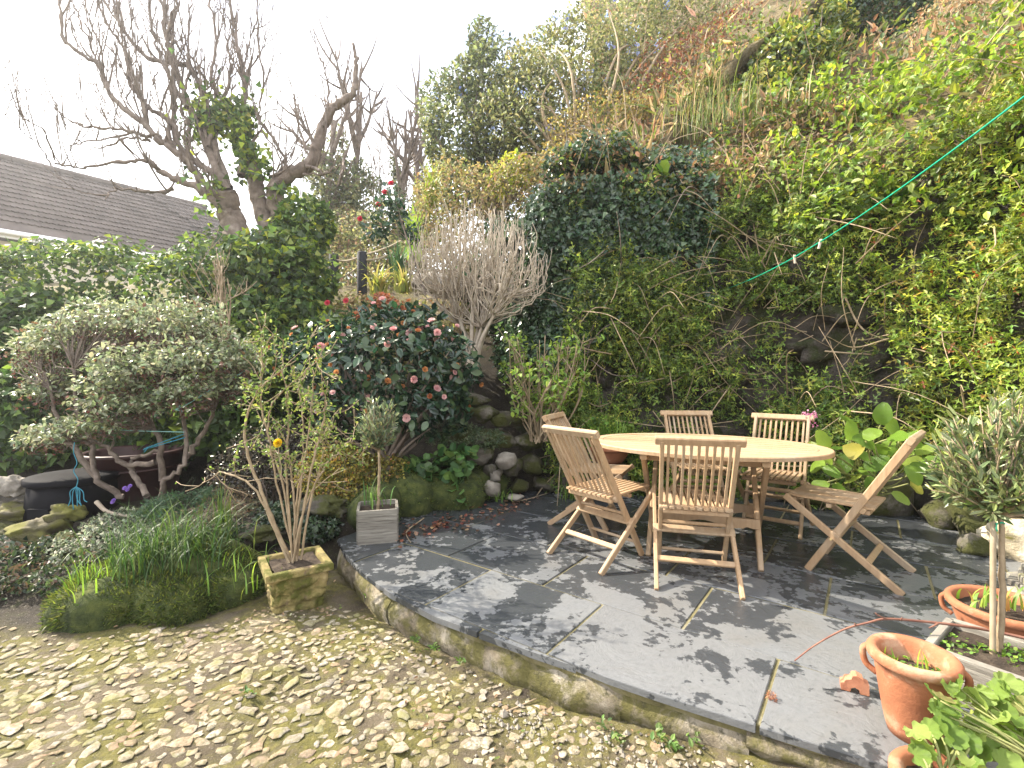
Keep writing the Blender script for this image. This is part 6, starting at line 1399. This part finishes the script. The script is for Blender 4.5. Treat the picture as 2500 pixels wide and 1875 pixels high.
# ---- bergenia: each broad leaf an object
def paddle(k):
    rg = np.random.default_rng(40 + k); L = 8; v = []; f = []
    for i in range(L):
        t = i / (L - 1); w_ = .36 * (math.sin(math.pi * (.06 + .90 * t)) ** .62) * (1 + rg.normal(0, .03)); z = .10 * math.sin(t * 2.6 + k) - .12 * t * t
        for q in (-1, -.5, 0, .5, 1): v.append((q * w_, t, z + .16 * w_ * q * q + .02 * math.sin(i * 1.7 + q * 3 + k)))
    for i in range(L - 1):
        for j in range(4): a = i * 5 + j; f.append((a, a + 1, a + 6, a + 5))
    return np.array(v), f
M_BERG = bigleaf('bergenia_leaf', [(0, (.09, .19, .025)), (.4, (.16, .29, .035)), (.75, (.23, .36, .05)), (.95, (.30, .38, .07)), (1, (.36, .28, .06))], .32, .40, 22, .5)
BL = [np_mesh('leaf', *paddle(k), M_BERG, True) for k in range(4)]
bb = at(2130, 1190, 3.85); berg = thing('bergenia', 'clump of broad glossy bright green leaves behind the right hand chair', 'plant', bb); pol = []
spots = [(2155, 1010, .17), (2075, 1050, .16), (2010, 1075, .15), (2045, 1090, .14), (2110, 1080, .18), (2130, 1060, .15), (2190, 1065, .17), (2165, 1090, .14), (2085, 1100, .19), (2065, 1130, .16), (2140, 1130, .17), (2080, 1165, .20), (2115, 1150, .13), (2190, 1110, .15), (2225, 1125, .17), (2250, 1140, .15), (2280, 1130, .16), (2230, 1160, .15), (2240, 1190, .14), (2220, 1060, .14), (2015, 1120, .16), (1995, 1140, .14), (2030, 1150, .13), (2050, 1200, .13), (2000, 1190, .16), (1975, 1200, .15), (2130, 1185, .13), (2180, 1040, .14), (2060, 1020, .11), (2260, 1100, .13), (2200, 1215, .12), (2110, 1110, .15), (2150, 1100, .16), (2225, 1090, .16), (1985, 1095, .13)]
for k, (x, y, s) in enumerate(spots):
    c = at(x, y, R.uniform(3.5, 3.78)); D = nrm(np.array([(x - 2130) / 260 + R.normal(0, .35), -.35 + R.normal(0, .2), (1120 - y) / 150 + R.normal(.1, .3)])); N_ = nrm(np.array([R.normal(-.45, .25), -.60, .65 + R.normal(0, .2)]))
    place_leaf(BL[k % 4], 'leaf', berg, c - D * s * .5, D, N_, s); p = spline([bb + R.normal(0, .05, 3) + [0, .05, 0], (bb + c) / 2 + R.normal(0, .04, 3), c - D * s * .5], 4); pol.append((p, np.full(len(p), .006)))
put_tubes('stalks', pol, 6, M_GST, berg)
for (x, y) in ((1970, 1012), (1988, 1013), (1980, 1035)):
    P = at(x, y, 3.95) + R.normal(0, .018, (26, 3)); foliage('flower', berg, P, rvec(26), .016, T_ROUND, pal(26, [(.40, .15, .25), (.48, .24, .33)]), LP)
# ---- pale rock, slate step and edging at the right border of the patio
def lime_rock():
    return surf('lime_rock', [(.3, (.38, .31, .19)), (.5, (.56, .49, .36)), (.7, (.66, .60, .48))], 9, .9, 30, .8, .02, over=[((.22, .20, .06), 7, .64)])
v, f = lump((3.62, 3.12, .14), (.40, .34, .22), 33, 3, .22); o = put('pale_boulder', v, f, lime_rock(), None, True); tag(o, 'big cream boulder behind the large olive stem', 'rock')
for k, (z, s, dx) in enumerate(((.035, 1.0, 0), (.075, .97, .03), (.112, .92, .05))):
    q = np.array([(2.52, 2.32), (2.80, 2.62), (3.02, 2.92), (3.6, 2.75), (3.5, 2.1), (2.75, 2.0)]); c_ = q.mean(0); q = c_ + (q - c_) * s + [dx, 0]; q = spline(np.vstack([q, q[:1]]), 5)[:-1]; q += R.normal(0, .012, q.shape)
    v, f = prism(q, z - .034, z + .004 * k, .006)
    if k == 0: stp = thing('slate_step', 'stack of rough weathered slate slabs stepping up at the right of the patio', 'step', (c_[0], c_[1], 0))
    put('slab', v, f, M_SLT, stp)
for k, (x, y, r) in enumerate(((2.62, 2.50, (.10, .09, .07)), (3.22, 3.32, (.12, .1, .08)), (3.45, 3.62, (.14, .12, .10)), (3.50, 3.95, (.18, .14, .13)), (3.20, 4.25, (.2, .14, .12)), (2.85, 4.5, (.22, .15, .12)), (3.62, 3.8, (.2, .16, .22)), (3.35, 4.25, (.2, .15, .26)), (2.55, 4.75, (.25, .15, .12)))):
    v, f = lump((x, y, r[2] * .6), r, 700 + k, 2, .35, 2.0); o = put('edging_rock', v, f, M_STONE if k else M_BARE, None, True)
    tag(o, ['rounded grey rock beside the slate steps', 'small mossy rock below the cream boulder', 'mossy rock in the far right corner of the slate', 'dark rock at the foot of the bright climber', 'dark rock under the trailing leaf stalks', 'dark rock below the broad glossy leaves', 'upright reddish rock behind the olive stem', 'tall dark rock behind the side on chair', 'low dark rock behind the far chairs'][k], 'rock', 'rocks along the far edge of the patio')
# ---- bramble shoot arching over the slate
M_BRAM = surf('red_bramble', [(.3, (.14, .05, .035)), (.7, (.24, .12, .08))], 14, .6, 60, .3, .003)
q = [at(1940, 1613, 1.93), at(1990, 1575, 1.95), at(2060, 1537, 1.97), at(2120, 1520, 1.97), at(2165, 1511, 1.97), at(2250, 1517, 1.97), at(2340, 1527, 1.95), at(2420, 1540, 1.93), at(2520, 1562, 1.88)]
br = thing('bramble_shoot', 'long thin red bramble shoot arching from the trough over the slate', 'branch', q[-1]); p = spline(q, 6); pol = [(p, np.linspace(.0025, .0065, len(p)))]
for (x, y, ex, ey) in ((2165, 1511, 2140, 1500), (2145, 1503, 2137, 1496), (2290, 1522, 2268, 1533), (2200, 1513, 2202, 1507), (2090, 1527, 2086, 1522)): pol.append((np.array([at(x, y, 1.96), at((x + ex) / 2, (y + ey) / 2 + 1, 1.95), at(ex, ey, 1.95)]), np.array([.004, .003, .002])))
put_tubes('stem', pol, 6, M_BRAM, br)

# ================================================================== SMALL THINGS ON THE GROUND
def ground_leaves(name, label, P, size, cols, cat, tpl=T_OVATE):
    n = len(P); D = rvec(n) * [1, 1, .25]; v, f, cc = leaves(P, D, nrm(rvec(n) * .5 + [0, 0, 1]), size * R.uniform(.5, 1.3, n), tpl, pal(n, cols)); o = put(name, v, f, LF, None, col=cc); tag(o, label, cat, kind='stuff'); return o
pp = []
for k in range(210):
    t = R.random(); x, y = 980 + t * 300 + R.normal(0, 22), 1300 - 85 * t + R.normal(0, 10) + abs(R.normal(0, 12)); d = 1180 * 1.24 / (y - HZ); pp.append(at(x, y, d))
P = np.array(pp); P[:, 2] = .008 + R.uniform(0, .012, len(P)); ground_leaves('fallen_petals', 'scattered red brown fallen petals and leaves along the moss bank', P, .032, [(.13, .038, .022), (.18, .07, .035), (.26, .16, .10), (.08, .035, .02)], 'litter', T_ROUND)
x, y = R.uniform(-3.2, .9, 900), R.uniform(1.5, 3.3, 900); pdm = poly_dist(x, y); k = (pdm > .03) & (pdm < .5) | ((pdm > 0) & (R.random(900) < .12)); x, y = x[k], y[k]
ground_leaves('yard_litter', 'specks of dry leaf and petal over the cobbled yard', np.c_[x, y, gz(x, y) + .012], .020, [(.30, .22, .12), (.16, .10, .05), (.42, .36, .26), (.12, .16, .04)], 'litter')
# white grit at the foot of the patio
gp_ = []
for (cx, cy, n, s) in ((.03, 1.93, 150, .10), (.62, 1.58, 260, .2), (.35, 1.75, 120, .15), (.95, 1.45, 200, .16)):
    gp_.append(np.c_[R.normal(cx, s, n), R.normal(cy, s * .6, n)])
gp_ = np.concatenate(gp_); gp_ = gp_[poly_dist(gp_[:, 0], gp_[:, 1]) > .03]; V = []; Fc = []; off = 0
ov = np.array([(1, 0, 0), (0, 1, 0), (-1, 0, 0), (0, -1, 0), (0, 0, .9), (0, 0, -.9)]); of = np.array([(0, 1, 4), (1, 2, 4), (2, 3, 4), (3, 0, 4), (1, 0, 5), (2, 1, 5), (3, 2, 5), (0, 3, 5)])
for (x, y) in gp_:
    r = R.gamma(3, .0016) + .0015; V.append(ov * r * R.uniform(.7, 1.3, (6, 3)) + [x, y, float(gz(x, y)) + .004]); Fc.append(of + off); off += 6
o = put('gravel', np.concatenate(V), np.concatenate(Fc), surf('pale_grit', [(.3, (.17, .15, .12)), (.7, (.32, .28, .23))], 60, .9, 90, .3, .004)); tag(o, 'pale grit spilled along the foot of the patio wall', 'gravel', kind='stuff')
# weeds rooted at the foot of the wall
WE = [(1020, 1575, 'trailing weed at the shady end of the patio wall'), (1065, 1590, 'fine leaved weed in the corner of the patio wall'), (1130, 1618, 'dark rosette weed below the slab joint'), (1470, 1763, 'pale rosette weed on the grit by the wall'), (1600, 1790, 'tufted weed under the third slab'), (1680, 1805, 'dark weed at the wall foot near the grit'), (1815, 1795, 'tall bright weed at the near end of the wall'), (1885, 1815, 'small bright weed nearest the terracotta pots'), (1455, 1712, 'seedling rooted in the wall face'), (905, 1475, 'weed sprig at the foot of the stone planter'), (760, 1480, 'little weed at the right corner of the stone planter'), (1505, 1815, 'two leaf seedling on the mossy yard'), (610, 1700, 'tiny grass tuft among the cobbles'), (1640, 1830, 'low weed cushion on the mossy grit')]
for k, (x, y, lab) in enumerate(WE):
    d = 1180 * 1.38 / (y - HZ); c = at(x, y, d); 
    for _ in range(6):
        z = float(gz(c[0], c[1])); d = FPX * (EYE - z) / (y - HZ); c = at(x, y, d)
    c[2] = float(gz(c[0], c[1]))
    if poly_dist(c[0:1], c[1:2])[0] < .05: c[1] -= .05; c[2] = float(yard(c[0], c[1])) + .03
    t = thing('weed', lab, 'weed', c, 0, 'weeds in the yard'); n = int(R.uniform(10, 24)); a = R.uniform(0, 6.28, n); D = np.c_[np.cos(a), np.sin(a), R.uniform(.2, 1.1, n)]; P = c + np.c_[R.normal(0, .012, (n, 2)), R.uniform(0, .03, n)]
    v, f, cc = leaves(P, D, nrm(rvec(n) * .3 + [0, 0, 1]), R.uniform(.014, .034, n), T_OVATE, pal(n, [(.045, .085, .018), (.07, .12, .025), (.10, .16, .035)])); put('leaves', v, f, LF, t, col=cc)
def twig(label, q, r): o = put('twig', *tubes([(spline(q, 5), np.linspace(r, r * .5, len(spline(q, 5))))], 6), M_TWIG, None, True); tag(o, label, 'twig', 'fallen twigs')
gp2 = lambda x, y, z=-.165: at(x, y, FPX * (EYE - z) / (y - HZ))
twig('forked dry twig lying on the yard in front of the patio wall', [gp2(1215, 1745), gp2(1260, 1728), gp2(1310, 1705)], .005)
twig('thin twig on bare earth in front of the moss mound', [gp2(430, 1612), gp2(450, 1585), gp2(490, 1565)], .005)
twig('curled pale twig on the slate beside the wooden box', [gp2(1035, 1265, .01), gp2(1000, 1290, .02), gp2(992, 1305, .012), gp2(1003, 1325, .008)], .005)
twig('long thin twig along the back of the slate', [gp2(1250, 1225, .01), gp2(1290, 1218, .02), gp2(1340, 1203, .01)], .005)
P, N = ell_points([((.985 * 1.0 + .0, 1.835, .012), (.018, .018, .012))], 120, .7, .3, 3, 20); o = foliage('seed_head', None, P + [0, 0, 0], N, .012, T_LANCE, pal(len(P), [(.24, .10, .05), (.32, .16, .08)]), LF); tag(o, 'small brown seed head lying on the slate', 'seed head')
# ================================================================== THE AIR
def haze_box(density=.0028):  # added volume: its forward scatter stands for a veiling glare
    m = bpy.data.materials.new('pale_haze'); m.use_nodes = True; t = m.node_tree; t.nodes.clear()
    out = t.nodes.new('ShaderNodeOutputMaterial'); v = t.nodes.new('ShaderNodeVolumePrincipled')
    v.inputs['Color'].default_value = (.95, .96, 1.0, 1); v.inputs['Density'].default_value = density; v.inputs['Anisotropy'].default_value = .72
    t.links.new(v.outputs[0], out.inputs['Volume'])
    mb = MB(); mb.box((-3, 12, 10.5), (70, 62, 26)); o = mb.put('haze', m); tag(o, 'thin bright haze added to veil the garden like glare', 'haze', kind='stuff')
haze_box()
